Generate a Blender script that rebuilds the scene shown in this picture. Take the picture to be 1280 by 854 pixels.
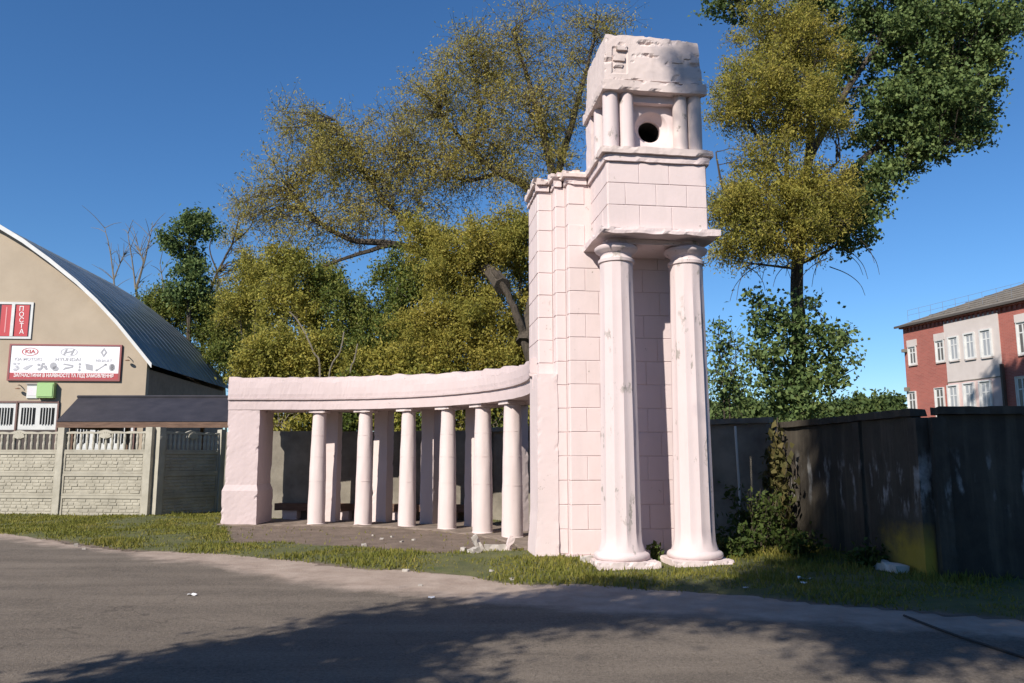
import bpy, math, random
import numpy as np
from mathutils import Vector, Matrix, noise as mnoise

for o in list(bpy.data.objects): bpy.data.objects.remove(o)
S = bpy.context.scene
R = math.radians

# ------------------------------------------------------------------ camera, sky, sun, exposure
FPX = 1000.0                      # focal length in pixels of the 1280 wide photograph
PITCH = math.atan(145 / FPX)
EYE = 1.6
cam = bpy.data.cameras.new('camera'); cam_o = bpy.data.objects.new('camera', cam)
S.collection.objects.link(cam_o); S.camera = cam_o
cam.sensor_width = 36; cam.lens = 36 * FPX / 1280; cam.clip_end = 4000; cam.clip_start = .05
cam_o.location = (0, 0, EYE); cam_o.rotation_euler = (math.pi / 2 + PITCH, 0, 0)

SUN_EL = R(36); SUN_H = Vector((-.555, -.832, 0)).normalized()
W = bpy.data.worlds.new('World'); S.world = W; W.use_nodes = True
wn = W.node_tree.nodes; wl = W.node_tree.links
sky = wn.new('ShaderNodeTexSky'); sky.sky_type = 'NISHITA'; sky.sun_disc = False
sky.sun_elevation = SUN_EL; sky.sun_rotation = math.atan2(SUN_H.x, SUN_H.y)
sky.air_density = 1.0; sky.dust_density = 0; sky.ozone_density = 8; sky.altitude = 0
hsv = wn.new('ShaderNodeHueSaturation'); hsv.inputs['Saturation'].default_value = 1.09
wl.new(sky.outputs[0], hsv.inputs['Color']); wl.new(hsv.outputs[0], wn['Background'].inputs[0]); wn['Background'].inputs[1].default_value = .092
sun = bpy.data.lights.new('sun', 'SUN'); sun.energy = 5.0; sun.angle = R(.53); sun.color = (1, .935, .83)
sun_o = bpy.data.objects.new('sun', sun); S.collection.objects.link(sun_o)
sdir = Vector((SUN_H.x * math.cos(SUN_EL), SUN_H.y * math.cos(SUN_EL), math.sin(SUN_EL)))
sun_o.rotation_euler = sdir.to_track_quat('Z', 'Y').to_euler(); sun_o.location = (-20, -30, 30)
S.render.engine = 'CYCLES'
S.view_settings.view_transform = 'Standard'; S.view_settings.look = 'None'
S.view_settings.exposure = 0.5; S.view_settings.gamma = 1; S.view_settings.use_curve_mapping = False

# ------------------------------------------------------------------ measuring helpers (photograph pixel -> place)
CP, SP = math.cos(PITCH), math.sin(PITCH)
def ray(u, v):
    b = (v - 427) / FPX
    return Vector(((u - 640) / FPX, CP + b * SP, SP - b * CP))
def G(u, v, z=0.):
    d = ray(u, v); return d * ((z - EYE) / d.z) + Vector((0, 0, EYE))
def P(u, v, Y):
    d = ray(u, v); return d * (Y / d.y) + Vector((0, 0, EYE))
def hit(u, v, org, nrm):
    d = ray(u, v); e = Vector((0, 0, EYE)); return e + d * ((org - e).dot(nrm) / d.dot(nrm))

# ------------------------------------------------------------------ materials
def nodes(name):
    m = bpy.data.materials.new(name); m.use_nodes = True
    n = m.node_tree.nodes; l = m.node_tree.links
    return m, n, l, n['Principled BSDF']
def tex(n, l, scale, detail=4, rough=.55, coord=None, sc=None):
    t = n.new('ShaderNodeTexNoise'); t.inputs['Scale'].default_value = scale
    t.inputs['Detail'].default_value = detail; t.inputs['Roughness'].default_value = rough
    if coord is None:
        g = n.new('ShaderNodeNewGeometry'); src = g.outputs['Position']
    else: src = coord
    if sc:
        mp = n.new('ShaderNodeMapping'); mp.inputs['Scale'].default_value = sc
        l.new(src, mp.inputs[0]); src = mp.outputs[0]
    l.new(src, t.inputs['Vector'])
    return t.outputs['Fac']
def ramp(n, l, fac, stops):
    r = n.new('ShaderNodeValToRGB'); e = r.color_ramp.elements
    while len(e) < len(stops): e.new(.5)
    for i, (p, c) in enumerate(stops):
        e[i].position = p; e[i].color = (*c, 1) if len(c) == 3 else c
    l.new(fac, r.inputs[0]); return r.outputs[0]
def mix(n, l, fac, a, b, mode='MIX'):
    m = n.new('ShaderNodeMix'); m.data_type = 'RGBA'; m.blend_type = mode
    for k, x in ((6, a), (7, b)):
        if isinstance(x, tuple): m.inputs[k].default_value = (*x, 1)
        else: l.new(x, m.inputs[k])
    if isinstance(fac, (int, float)): m.inputs[0].default_value = fac
    else: l.new(fac, m.inputs[0])
    return m.outputs[2]
def maprange(n, l, v, a, b, c=0., d=1.):
    m = n.new('ShaderNodeMapRange'); l.new(v, m.inputs[0])
    for i, x in enumerate((a, b, c, d)): m.inputs[i + 1].default_value = x
    return m.outputs[0]
def math_(n, l, op, a, b=None):
    m = n.new('ShaderNodeMath'); m.operation = op
    for k, x in ((0, a), (1, b)):
        if x is None: continue
        if isinstance(x, (int, float)): m.inputs[k].default_value = x
        else: l.new(x, m.inputs[k])
    return m.outputs[0]
def bump(n, l, bs, h, strength=.3, dist=.02):
    b = n.new('ShaderNodeBump'); b.inputs['Strength'].default_value = strength
    b.inputs['Distance'].default_value = dist; l.new(h, b.inputs['Height']); l.new(b.outputs[0], bs.inputs['Normal'])

def paint_mat(name, base, dirty, bare, peel=.66, soil=.0, streak=.5, rough=.85, flk=None):
    """old lime paint on plaster: blotches, runs of dirt, flaked patches"""
    m, n, l, bs = nodes(name)
    a = tex(n, l, 1.3, 5, .6); b = tex(n, l, 14, 6, .65); c = tex(n, l, 5, 8, .7, sc=flk)
    st = tex(n, l, 1.0, 4, .6, sc=(7, 7, .7))
    col = mix(n, l, maprange(n, l, a, .35, .75, 0, .55), base, dirty)
    col = mix(n, l, maprange(n, l, st, .5, .78, 0, streak), col, dirty)
    col = mix(n, l, maprange(n, l, b, .3, .8, 0, .25), col, tuple(min(1, x * 1.06) for x in base))
    pk = maprange(n, l, c, peel, peel + .02, 0, 1)
    big = maprange(n, l, a, .48, .56, 0, 1)
    pk = math_(n, l, 'MULTIPLY', pk, big)
    col = mix(n, l, pk, col, bare)
    l.new(col, bs.inputs['Base Color']); bs.inputs['Roughness'].default_value = rough
    f = tex(n, l, 45, 6, .7)
    h = math_(n, l, 'ADD', math_(n, l, 'MULTIPLY', f, .35), math_(n, l, 'MULTIPLY', b, .8))
    h = math_(n, l, 'SUBTRACT', h, math_(n, l, 'MULTIPLY', pk, .4))
    bump(n, l, bs, h, .38, .008)
    return m
def noisy(name, c1, c2, scale=6, rough=.85, bs_=.3, dist=.01, metal=0., sc=None, detail=6):
    m, n, l, bs = nodes(name)
    t = tex(n, l, scale, detail, .62, sc=sc)
    l.new(ramp(n, l, t, [(.32, c1), (.68, c2)]), bs.inputs['Base Color'])
    bs.inputs['Roughness'].default_value = rough; bs.inputs['Metallic'].default_value = metal
    if bs_: bump(n, l, bs, tex(n, l, scale * 5, 6, .65), bs_, dist)
    return m
def flat(name, c, rough=.6, metal=0.):
    m, n, l, bs = nodes(name); bs.inputs['Base Color'].default_value = (*c, 1)
    bs.inputs['Roughness'].default_value = rough; bs.inputs['Metallic'].default_value = metal; return m
def leafmat(name, stops, trans=.35, patch=.9):
    m, n, l, bs = nodes(name)
    g = n.new('ShaderNodeNewGeometry')
    t = tex(n, l, patch, 3, .5)
    f = math_(n, l, 'ADD', math_(n, l, 'MULTIPLY', g.outputs['Random Per Island'], .38), math_(n, l, 'MULTIPLY', t, .75))
    col = ramp(n, l, f, stops)
    l.new(col, bs.inputs['Base Color']); bs.inputs['Roughness'].default_value = .65
    bs.inputs['Specular IOR Level'].default_value = .18
    tr = n.new('ShaderNodeBsdfTranslucent'); l.new(col, tr.inputs[0])
    mx = n.new('ShaderNodeMixShader'); mx.inputs[0].default_value = trans
    l.new(bs.outputs[0], mx.inputs[1]); l.new(tr.outputs[0], mx.inputs[2])
    l.new(mx.outputs[0], n['Material Output'].inputs[0]); return m

M = {}
M['pink'] = paint_mat('pink limewash', (.625, .515, .51), (.53, .445, .435), (.30, .26, .235), .64, streak=.55)
M['pinkcol'] = paint_mat('pink limewash column', (.57, .475, .475), (.50, .41, .405), (.30, .265, .245), .575, streak=.45, flk=(1.1,1.1,.42))
M['attic'] = paint_mat('weathered limewash', (.60, .50, .475), (.42, .345, .32), (.25, .215, .19), .63, streak=.75)  # real wear, plus grey tone painting tree shade on the tower top
M['frieze'] = paint_mat('pink limewash frieze', (.525, .425, .425), (.45, .365, .36), (.30, .26, .235), .66, streak=.5)
M['white'] = paint_mat('whitewash', (.60, .50, .485), (.49, .405, .39), (.32, .28, .25), .66, streak=.35)
M['rubble'] = noisy('broken lime stone', (.28, .25, .22), (.50, .455, .42), 5)
M['concrete'] = noisy('old concrete', (.12, .105, .085), (.24, .215, .175), 1.6, .9, .5, .01)
M['precast'] = noisy('precast concrete', (.27, .248, .20), (.385, .355, .29), 2.2, .9, .4, .008)
M['post'] = noisy('post concrete', (.31, .288, .235), (.40, .372, .31), 2.5, .9, .3, .006)
M['bark'] = noisy('bark', (.028, .021, .015), (.085, .066, .048), 5, .95, .8, .03, sc=(3, 3, .6))
M['barkpale'] = noisy('pale bark', (.11, .092, .07), (.22, .19, .148), 4, .95, .6, .02, sc=(3, 3, .6))
M['plank'] = noisy('weathered plank', (.085, .048, .032), (.17, .10, .068), 3, .85, .4, .006, sc=(1, 8, 8))
M['darkhole'] = flat('unlit plaster', (.10, .085, .075), .95)

# ------------------------------------------------------------------ mesh helpers
COL = S.collection
class MB:
    def __init__(s): s.v = []; s.f = []
    def add(s, vs, fs):
        k = len(s.v); s.v += [tuple(x) for x in vs]; s.f += [tuple(i + k for i in f) for f in fs]; return s
    def box(s, x0, x1, y0, y1, z0, z1):
        return s.add([(x0,y0,z0),(x1,y0,z0),(x1,y1,z0),(x0,y1,z0),(x0,y0,z1),(x1,y0,z1),(x1,y1,z1),(x0,y1,z1)],
                     [(0,3,2,1),(4,5,6,7),(0,1,5,4),(1,2,6,5),(2,3,7,6),(3,0,4,7)])
    def rbox(s, x0, x1, y0, y1, z0, z1, step=.08, amp=.006, chip=.02, seed=0, fn=None):
        """box with subdivided faces, uneven surface and worn edges"""
        L = [max(1, round((b - a) / step)) for a, b in ((x0,x1),(y0,y1),(z0,z1))]
        nx, ny, nz = L; idx = {}; vs = []; fs = []
        def vid(i, j, k):
            if (i,j,k) in idx: return idx[(i,j,k)]
            p = Vector((x0+(x1-x0)*i/nx, y0+(y1-y0)*j/ny, z0+(z1-z0)*k/nz))
            q = p * 3 + Vector((seed*7.1, seed*3.3, 0))
            d = Vector((mnoise.noise(q), mnoise.noise(q+Vector((31,0,0))), mnoise.noise(q+Vector((0,47,0))))) * amp*.7
            q = p * 13 + Vector((seed*2.1, 5, seed)); d += Vector((mnoise.noise(q), mnoise.noise(q+Vector((31,0,0))), mnoise.noise(q+Vector((0,47,0))))) * amp*.5
            e = (i in (0,nx)) + (j in (0,ny)) + (k in (0,nz))
            if e >= 2 and chip:
                c = Vector(((x0+x1)/2,(y0+y1)/2,(z0+z1)/2)); w = (c - p)
                w = Vector((w.x if i in (0,nx) else 0, w.y if j in (0,ny) else 0, w.z if k in (0,nz) else 0))
                w = Vector([math.copysign(1,a) if a else 0 for a in w])
                t = max(0, mnoise.noise(p*7.3+Vector((seed*5.7,9,seed)))*1.3-.08)
                d += w * chip * t
            p = p + d
            if fn: p = fn(p)
            idx[(i,j,k)] = len(vs); vs.append(p); return idx[(i,j,k)]
        for i in range(nx):
            for j in range(ny):
                fs.append((vid(i,j,0),vid(i,j+1,0),vid(i+1,j+1,0),vid(i+1,j,0)))
                fs.append((vid(i,j,nz),vid(i+1,j,nz),vid(i+1,j+1,nz),vid(i,j+1,nz)))
        for i in range(nx):
            for k in range(nz):
                fs.append((vid(i,0,k),vid(i+1,0,k),vid(i+1,0,k+1),vid(i,0,k+1)))
                fs.append((vid(i,ny,k),vid(i,ny,k+1),vid(i+1,ny,k+1),vid(i+1,ny,k)))
        for j in range(ny):
            for k in range(nz):
                fs.append((vid(0,j,k),vid(0,j,k+1),vid(0,j+1,k+1),vid(0,j+1,k)))
                fs.append((vid(nx,j,k),vid(nx,j+1,k),vid(nx,j+1,k+1),vid(nx,j,k+1)))
        return s.add(vs, fs)
    def lathe(s, prof, n=24, c=(0,0), flute=0, depth=0., wob=0., zf=None):
        """prof: (r,z). flute: number of flutes between zf[0] and zf[1]"""
        vs = []; fs = []
        for k, (r, z) in enumerate(prof):
            for i in range(n):
                a = 2*math.pi*i/n; rr = r
                if flute and zf[0] <= z <= zf[1]:
                    t = (i*flute/n) % 1.0; rr = r*(1 - depth*math.sin(math.pi*t))
                if wob: rr += wob*mnoise.noise(Vector((math.cos(a)*2+c[0]*5, math.sin(a)*2+c[1]*5, z*3)))
                vs.append((c[0]+rr*math.cos(a), c[1]+rr*math.sin(a), z))
        for k in range(len(prof)-1):
            for i in range(n):
                j = (i+1) % n; fs.append((k*n+i, k*n+j, k*n+n+j, k*n+n+i))
        fs.append(tuple(reversed(range(n)))); m = (len(prof)-1)*n; fs.append(tuple(range(m, m+n)))
        return s.add(vs, fs)
    def tube(s, pts, rad, n=6):
        pts = [Vector(p) for p in pts]; vs = []; fs = []; u = None
        for i, p in enumerate(pts):
            t = (pts[min(i+1,len(pts)-1)] - pts[max(i-1,0)]).normalized()
            if u is None: u = t.orthogonal().normalized()
            else:
                u = u - t*u.dot(t); u = u.normalized() if u.length > 1e-6 else t.orthogonal().normalized()
            w = t.cross(u); r = rad[i] if hasattr(rad,'__len__') else rad
            for k in range(n):
                a = 2*math.pi*k/n; vs.append(p + (u*math.cos(a)+w*math.sin(a))*r)
        for i in range(len(pts)-1):
            for k in range(n):
                j = (k+1) % n; fs.append((i*n+k, i*n+j, i*n+n+j, i*n+n+k))
        fs.append(tuple(reversed(range(n)))); m = (len(pts)-1)*n; fs.append(tuple(range(m,m+n)))
        return s.add(vs, fs)
    def prism(s, poly, y0, y1):
        """poly in x,z, extruded along y"""
        n = len(poly)
        return s.add([(x,y0,z) for x,z in poly]+[(x,y1,z) for x,z in poly],
            [tuple(range(n)), tuple(reversed(range(n,2*n)))]+[(i+n,(i+1)%n+n,(i+1)%n,i) for i in range(n)])
    def xf(s, fn): s.v = [tuple(fn(Vector(p))) for p in s.v]; return s
    def build(s, name, mat, parent=None, loc=None, smooth=False, shift=None):
        me = bpy.data.meshes.new(name)
        vs = s.v if shift is None else [(p[0]-shift[0],p[1]-shift[1],p[2]-shift[2]) for p in s.v]
        me.from_pydata(vs, [], s.f); me.materials.append(M[mat] if isinstance(mat,str) else mat)
        if smooth: me.polygons.foreach_set('use_smooth', [True]*len(me.polygons))
        me.update(); o = bpy.data.objects.new(name, me); COL.objects.link(o)
        if parent: o.parent = parent
        if loc: o.location = loc
        return o
def edge_smooth(o, ang=35):
    o.data.polygons.foreach_set('use_smooth', [True]*len(o.data.polygons))
    o.data.set_sharp_from_angle(angle=R(ang)); return o
def tag(o, label, cat=None, group=None, kind=None):
    if label: o['label'] = label
    if cat: o['category'] = cat
    if group: o['group'] = group
    if kind: o['kind'] = kind
    return o
def empty(name, loc, rz=0., label=None, cat=None, group=None):
    o = bpy.data.objects.new(name, None); COL.objects.link(o); o.location = loc; o.rotation_euler = (0,0,rz)
    o.empty_display_size = .2; return tag(o, label, cat, group)
def share(name, me, parent, loc, rz=0., sc=None):
    o = bpy.data.objects.new(name, me); COL.objects.link(o); o.parent = parent; o.location = loc
    o.rotation_euler = (0,0,rz)
    if sc: o.scale = sc
    return o
def lerp(x, xs, ys): return float(np.interp(x, xs, ys))

# ------------------------------------------------------------------ ground: road, dirt shoulder, verge
EX = [-60,-30,-10.78,-6.44,-4.01,-1.58,0,1.39,2.43,3.96,5.1,12,60]
EY = [44,28,17.25,14.2,13.2,11.66,10.57,10.25,9.68,8.92,8.28,4.6,-14]
AX = [-60,-30,-9.95,-6.33,-3.28,-2.0,-.73,4.54,12,60]
AY = [41,26,16.1,13.75,11.2,10.0,9.55,7.6,3.6,-15]
CC = Vector((-5.186, 13.673, 0)); CR = 5.796           # centre and radius of the quarter circle of columns
court_low = [G(*q) for q in ((276,662),(283,684),(350,682),(450,688),(540,696),(620,693),(665,690))]
CX = [p.x for p in court_low]; CY = [p.y for p in court_low]
rng = np.random.default_rng(5)
def fbm(x, y, s, k=0.): return mnoise.fractal(Vector((x*s+k, y*s-k, k)), 1., 2., 4)
def edge_y(x): return lerp(x, EX, EY) + .16*fbm(x, 3, 1.1)
def asph_y(x): return lerp(x, AX, AY) + .22*fbm(x, 8, .8)
def court(x, y):
    """1 on the bare earth before and under the columns"""
    d = math.hypot(x-CC.x, y-CC.y)
    if x < -6.9 or x > .9 or y < 13.2: return 0.
    lo = lerp(x, CX, CY) + .3*fbm(x, y, .9, 4)
    if x < -4.9: lo = max(lo, 14.6)
    a = (y - lo) / .35
    b = (CR + 2.3 - d) / .5 if x > CC.x else (21.6-y)/.5
    c_ = (x + 6.7) / .4
    return max(0., min(1., a, b, c_))
def height(x, y):
    e = edge_y(x); t = y - e
    if t < 0: return 0.
    h = min(1, t/.5)*.045 + .05*fbm(x, y, .55) * min(1, t)
    k = court(x, y)
    return h*(1-k) + k*(.02 + .012*fbm(x, y, 2.))
def grid(name, x0, x1, y0, y1, st, mat, keep, zf, attrs):
    nx = int((x1-x0)/st); ny = int((y1-y0)/st)
    vid = {}; vs = []; fs = []; at = []
    def v(i, j):
        if (i,j) not in vid:
            x = x0+i*st; y = y0+j*st; vid[(i,j)] = len(vs); vs.append((x,y,zf(x,y))); at.append(attrs(x,y))
        return vid[(i,j)]
    for i in range(nx):
        for j in range(ny):
            if keep(x0+(i+.5)*st, y0+(j+.5)*st): fs.append((v(i,j),v(i+1,j),v(i+1,j+1),v(i,j+1)))
    me = bpy.data.meshes.new(name); me.from_pydata(vs, [], fs); me.materials.append(mat)
    ca = me.color_attributes.new('mask', 'FLOAT_COLOR', 'POINT')
    ca.data.foreach_set('color', np.array([(a[0],a[1],a[2],1.) for a in at], dtype=np.float32).ravel())
    me.polygons.foreach_set('use_smooth', [True]*len(me.polygons)); me.update()
    o = bpy.data.objects.new(name, me); COL.objects.link(o); o['kind'] = 'structure'; return o

def road_mat():
    m, n, l, bs = nodes('asphalt and dust')
    at = n.new('ShaderNodeVertexColor'); at.layer_name = 'mask'
    sp = n.new('ShaderNodeSeparateColor'); l.new(at.outputs[0], sp.inputs[0])
    big = tex(n, l, .35, 4); mid = tex(n, l, 2.2, 6, .65); fine = tex(n, l, 70, 4, .7); grit = tex(n, l, 22, 5, .7)
    st = tex(n, l, .9, 5, .6, sc=(.35, 2.2, 1))
    c = ramp(n, l, mid, [(.3, (.085,.070,.056)), (.7, (.140,.116,.094))])
    c = mix(n, l, maprange(n, l, st, .42, .66, 0, .85), c, (.19,.156,.125))
    c = mix(n, l, maprange(n, l, big, .4, .65, 0, .4), c, (.10,.08,.064))
    c = mix(n, l, maprange(n, l, fine, .35, .75, 0, .55), c, (.21,.172,.14))
    c = mix(n, l, maprange(n, l, fine, .5, .25, 0, .5), c, (.045,.037,.03))
    agg = tex(n, l, 30, 3, .8)
    c = mix(n, l, maprange(n, l, agg, .52, .68, 0, .55), c, (.235,.195,.16)); c = mix(n, l, maprange(n, l, agg, .44, .32, 0, .6), c, (.04,.033,.027))
    g2 = n.new('ShaderNodeNewGeometry'); dn_ = n.new('ShaderNodeTexNoise'); dn_.inputs['Scale'].default_value = 1.8; l.new(g2.outputs['Position'], dn_.inputs['Vector'])
    av = n.new('ShaderNodeVectorMath'); av.operation = 'ADD'; l.new(g2.outputs['Position'], av.inputs[0]); l.new(dn_.outputs['Color'], av.inputs[1])
    vo = n.new('ShaderNodeTexVoronoi'); vo.feature = 'DISTANCE_TO_EDGE'; vo.inputs['Scale'].default_value = .42; l.new(av.outputs[0], vo.inputs['Vector'])
    ck = math_(n, l, 'MULTIPLY', maprange(n, l, vo.outputs['Distance'], .007, .002), maprange(n, l, big, .44, .56))
    c = mix(n, l, math_(n, l, 'MULTIPLY', ck, .35), c, (.025,.02,.017))
    s_ = ramp(n, l, mid, [(.3, (.27,.205,.165)), (.7, (.40,.32,.265))])
    s_ = mix(n, l, maprange(n, l, grit, .55, .75, 0, .5), s_, (.20,.155,.12))
    f = math_(n, l, 'ADD', sp.outputs[0], math_(n, l, 'MULTIPLY', math_(n, l, 'SUBTRACT', mid, .5), 1.1))
    f = maprange(n, l, f, .2, .8, 0, 1)
    l.new(mix(n, l, f, c, s_), bs.inputs['Base Color']); bs.inputs['Roughness'].default_value = .92
    bs.inputs['Specular IOR Level'].default_value = .25
    h = math_(n, l, 'ADD', fine, math_(n, l, 'MULTIPLY', mid, 2.5)); h = math_(n, l, 'ADD', h, grit)
    bump(n, l, bs, h, .7, .014); return m
def soil_mat():
    m, n, l, bs = nodes('verge soil')
    at = n.new('ShaderNodeVertexColor'); at.layer_name = 'mask'
    sp = n.new('ShaderNodeSeparateColor'); l.new(at.outputs[0], sp.inputs[0])
    mid = tex(n, l, 2.4, 6, .65); fine = tex(n, l, 40, 5, .7); cl = tex(n, l, 9, 6, .7)
    gr = ramp(n, l, mid, [(.3, (.055,.07,.018)), (.7, (.12,.12,.035))])
    gr = mix(n, l, maprange(n, l, cl, .45, .7, 0, .6), gr, (.10,.085,.045))
    so = ramp(n, l, mid, [(.3, (.105,.075,.055)), (.7, (.20,.145,.11))])
    so = mix(n, l, maprange(n, l, cl, .56, .75, 0, .7), so, (.28,.22,.175))
    so = mix(n, l, maprange(n, l, cl, .42, .25, 0, .5), so, (.09,.075,.045))
    l.new(mix(n, l, sp.outputs[0], gr, so), bs.inputs['Base Color']); bs.inputs['Roughness'].default_value = .95
    bump(n, l, bs, math_(n, l, 'ADD', fine, math_(n, l, 'MULTIPLY', cl, 2)), .7, .03); return m
RM, SM = road_mat(), soil_mat()
def dirt(x, y):
    d = (y - asph_y(x)); return (max(0., min(1., .5 + d/.9)), 0, 0)
def far_dirt(x, y): return (0., 0, 0)
def rz(x, y): return .018*fbm(x, y, .35) + .004*fbm(x, y, 2.) + .002
grid('road', -26, 14, -8, 30, .16, RM, lambda x,y: y < edge_y(x)+.3, rz, dirt)
grid('road', -90, 90, -60, 60, 3., RM, lambda x,y: y < lerp(x,EX,EY)-.2, lambda x,y: -.05, far_dirt)
grid('verge', -26, 14, 4, 30, .16, SM, lambda x,y: y > edge_y(x)-.12, lambda x,y: max(-.03, height(x,y)), lambda x,y: (max(court(x,y), max(0,1-(y-edge_y(x))/.12)*.7),0,0))
g = MB().add([(-1500,-1500,-.09),(1500,-1500,-.09),(1500,1500,-.09),(-1500,1500,-.09)],[(0,1,2,3)]).build('ground', noisy('far grassland', (.05,.07,.018), (.11,.11,.035), .4, .95, .3, .03))
g['kind'] = 'structure'

# ------------------------------------------------------------------ gate tower
TO = Vector((2.26, 11.95, 0)); TY = R(7.5)
tower = empty('gate_tower', TO, TY, 'tall pink gate tower with two giant columns and a round porthole near its top', 'tower')
rnd = random.Random(3)
def tpart(name, mb, mat='pink', parent=None, smooth=False): return mb.build(name, mat, parent or tower, smooth=smooth)
ZB, ZK = .08, .3855
courses = [ZB + ZK*k for k in range(14)]              # up to 5.09
courses[-1] = 5.085
top_courses = [5.085, 5.45, 5.80, 6.14]
# cores
A_Y, B_Y, C_Y = 1.15, 1.33, 1.58
body = MB()
body.box(-1.18, .85, A_Y, 2.6, -.15, 6.14); body.box(-1.36, -1.178, B_Y, 2.58, -.15, 6.138); body.box(-1.62, -1.358, C_Y, 2.56, -.15, 6.136)
tpart('wall', body)
boxm = MB().box(-.79, .79, .012, A_Y+.02, 5.08, 6.139); tpart('upper_storey', boxm)
BT = .011                                             # how far a block stands proud of the mortar
def block_mesh(w, h, seed):
    """bevelled block, local x width, z height, front at y=-BT"""
    b = .006; r2 = random.Random(seed)
    j = lambda: r2.uniform(-.0025, .0025)
    x0, x1, z0, z1 = .0028, w-.0028, r2.uniform(.003,.0055), h-r2.uniform(.003,.0055)
    vs = [(x0,.004,z0),(x1,.004,z0),(x1,.004,z1),(x0,.004,z1),
          (x0+j(),-BT+b,z0+j()),(x1+j(),-BT+b,z0+j()),(x1+j(),-BT+b,z1+j()),(x0+j(),-BT+b,z1+j()),
          (x0+b+j(),-BT+j(),z0+b+j()),(x1-b+j(),-BT+j(),z0+b+j()),(x1-b+j(),-BT+j(),z1-b+j()),(x0+b+j(),-BT+j(),z1-b+j())]
    fs = [(8,9,10,11)]
    for k in range(4):
        n_ = (k+1) % 4; fs += [(k,n_,4+n_,4+k),(4+k,4+n_,8+n_,8+k)]
    return vs, fs
def course_blocks(org, rz_, length, zlist, widths, parent, mat='pink', skip=None, ph=0):
    """lay bonded courses on a face: org = left end on the face, rz = facing turn"""
    for k in range(len(zlist)-1):
        z0, z1 = zlist[k], zlist[k+1]
        x = 0.; i = 0; cuts = [0.]
        w = widths*(.55 if (k+ph) % 2 else 1.)
        while x + w < length - .09: x += w; cuts.append(x); w = widths*rnd.uniform(.96,1.04)
        cuts.append(length)
        for a, b in zip(cuts, cuts[1:]):
            if skip and skip(k, a, b): continue
            vs, fs = block_mesh(b-a, z1-z0, rnd.random())
            me = bpy.data.meshes.new('block'); me.from_pydata(vs, [], fs); me.materials.append(M[mat])
            c, s_ = math.cos(rz_), math.sin(rz_)
            share('block', me, parent, (org[0]+a*c, org[1]+a*s_, z0), rz_)
allz = [-.12] + courses
full = courses + top_courses[1:]
course_blocks((-1.18, A_Y), 0, 2.03, full, .50, tower, skip=lambda k,a,b: full[k] > 5.0 and b > .36)
course_blocks((-1.36, B_Y), 0, .165, full, .6, tower, ph=1)
course_blocks((-1.62, C_Y), 0, .245, full[8:], .6, tower)
course_blocks((-1.18, A_Y+.17), -math.pi/2, .168, full, .6, tower)
course_blocks((-1.36, B_Y+.245), -math.pi/2, .243, full, .6, tower)
course_blocks((-.79, .012), 0, 1.58, top_courses, .50, tower)
course_blocks((-.79, A_Y-.02), -math.pi/2, A_Y-.034, top_courses, .52, tower, ph=1)
course_blocks((.79, .014), math.pi/2, A_Y-.02, top_courses, .52, tower)
course_blocks((-1.62, 2.56), -math.pi/2, .97, full[8:], .5, tower)
course_blocks((.85, A_Y+.004), math.pi/2, 1.44, full, .5, tower)
# footing
tpart('footing', MB().rbox(-1.25, .9, A_Y-.05, 2.62, -.15, .075, .09, .012, .03, 4))
# architrave slab over the columns, ragged edges
def slabfn(p):
    n_ = mnoise.noise(Vector((p.x*5, p.y*5, p.z*9)))
    return p + Vector((0, min(0,n_)*-.03 if p.y < .1 else 0, n_*.012))
tpart('architrave', MB().rbox(-.93, .97, -.085, A_Y-.01, 4.985, 5.083, .05, .008, .03, 2, slabfn))
tpart('soffit_beam', MB().rbox(-.45, .45, .25, A_Y-.03, 4.90, 4.983, .1, .005, .01, 3))
# cornices
def cornice(name, x0, x1, y0, y1, sd, chip=.02, dz=0.):
    a = tpart(name, MB().rbox(x0-.035, x1+.035, y0-.035, y1, 6.141, 6.255+dz, .07, .006, chip, sd))
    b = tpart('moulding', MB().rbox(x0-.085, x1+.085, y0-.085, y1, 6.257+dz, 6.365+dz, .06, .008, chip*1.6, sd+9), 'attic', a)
cornice('cornice', -.81, .81, -.004, A_Y+.2, 1)
cornice('cornice', -1.20, -.9, A_Y-.016, 2.62, 2, .05, -.005)
cornice('cornice', -1.37, -1.30, B_Y-.018, 2.60, 3, .07, -.01)
cornice('cornice', -1.63, -1.47, C_Y-.02, 2.58, 4, .05, -.015)
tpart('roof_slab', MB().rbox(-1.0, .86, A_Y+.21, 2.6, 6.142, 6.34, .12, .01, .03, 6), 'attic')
for i in range(9):
    x = rnd.uniform(-1.55, -1.0); y = lerp(x, [-1.6,-1.37,-1.2,-1.0], [1.62,1.45,1.25,1.2]) + rnd.uniform(.0,.12); s_ = rnd.uniform(.03,.075)
    tpart('stone', MB().rbox(x-s_, x+s_, y-s_*.8, y+s_*.8, 6.33, 6.345+s_*1.2, s_*.7, s_*.35, .0, i), 'attic')
# lantern storey
core = MB()
cy0, cy1, z0, z1 = .27, 1.02, 6.366, 7.318; cxr, czr = .02, 6.83; rO, rI = .275, .185; n_ = 40
vs = []; fs = []
rect = []
for i in range(n_):
    a = 2*math.pi*(i+.5)/n_; dx, dz = math.cos(a), math.sin(a)
    t = min((.54 if dx > 0 else .54)/max(abs(dx),1e-6), ((z1-czr) if dz > 0 else (czr-z0))/max(abs(dz),1e-6))
    rect.append((cxr+dx*t, cy0, czr+dz*t))
def ring(r, y): return [(cxr+r*math.cos(2*math.pi*(i+.5)/n_), y, czr+r*math.sin(2*math.pi*(i+.5)/n_)) for i in range(n_)]
rows = [rect, ring(rO+.012, cy0), ring(rO, cy0+.01), ring(rO-.01, cy0+.05), ring(rI+.03, cy0+.13), ring(rI, cy0+.14), ring(rI-.005, cy0+.62)]
for r_ in rows: vs += r_
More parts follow.
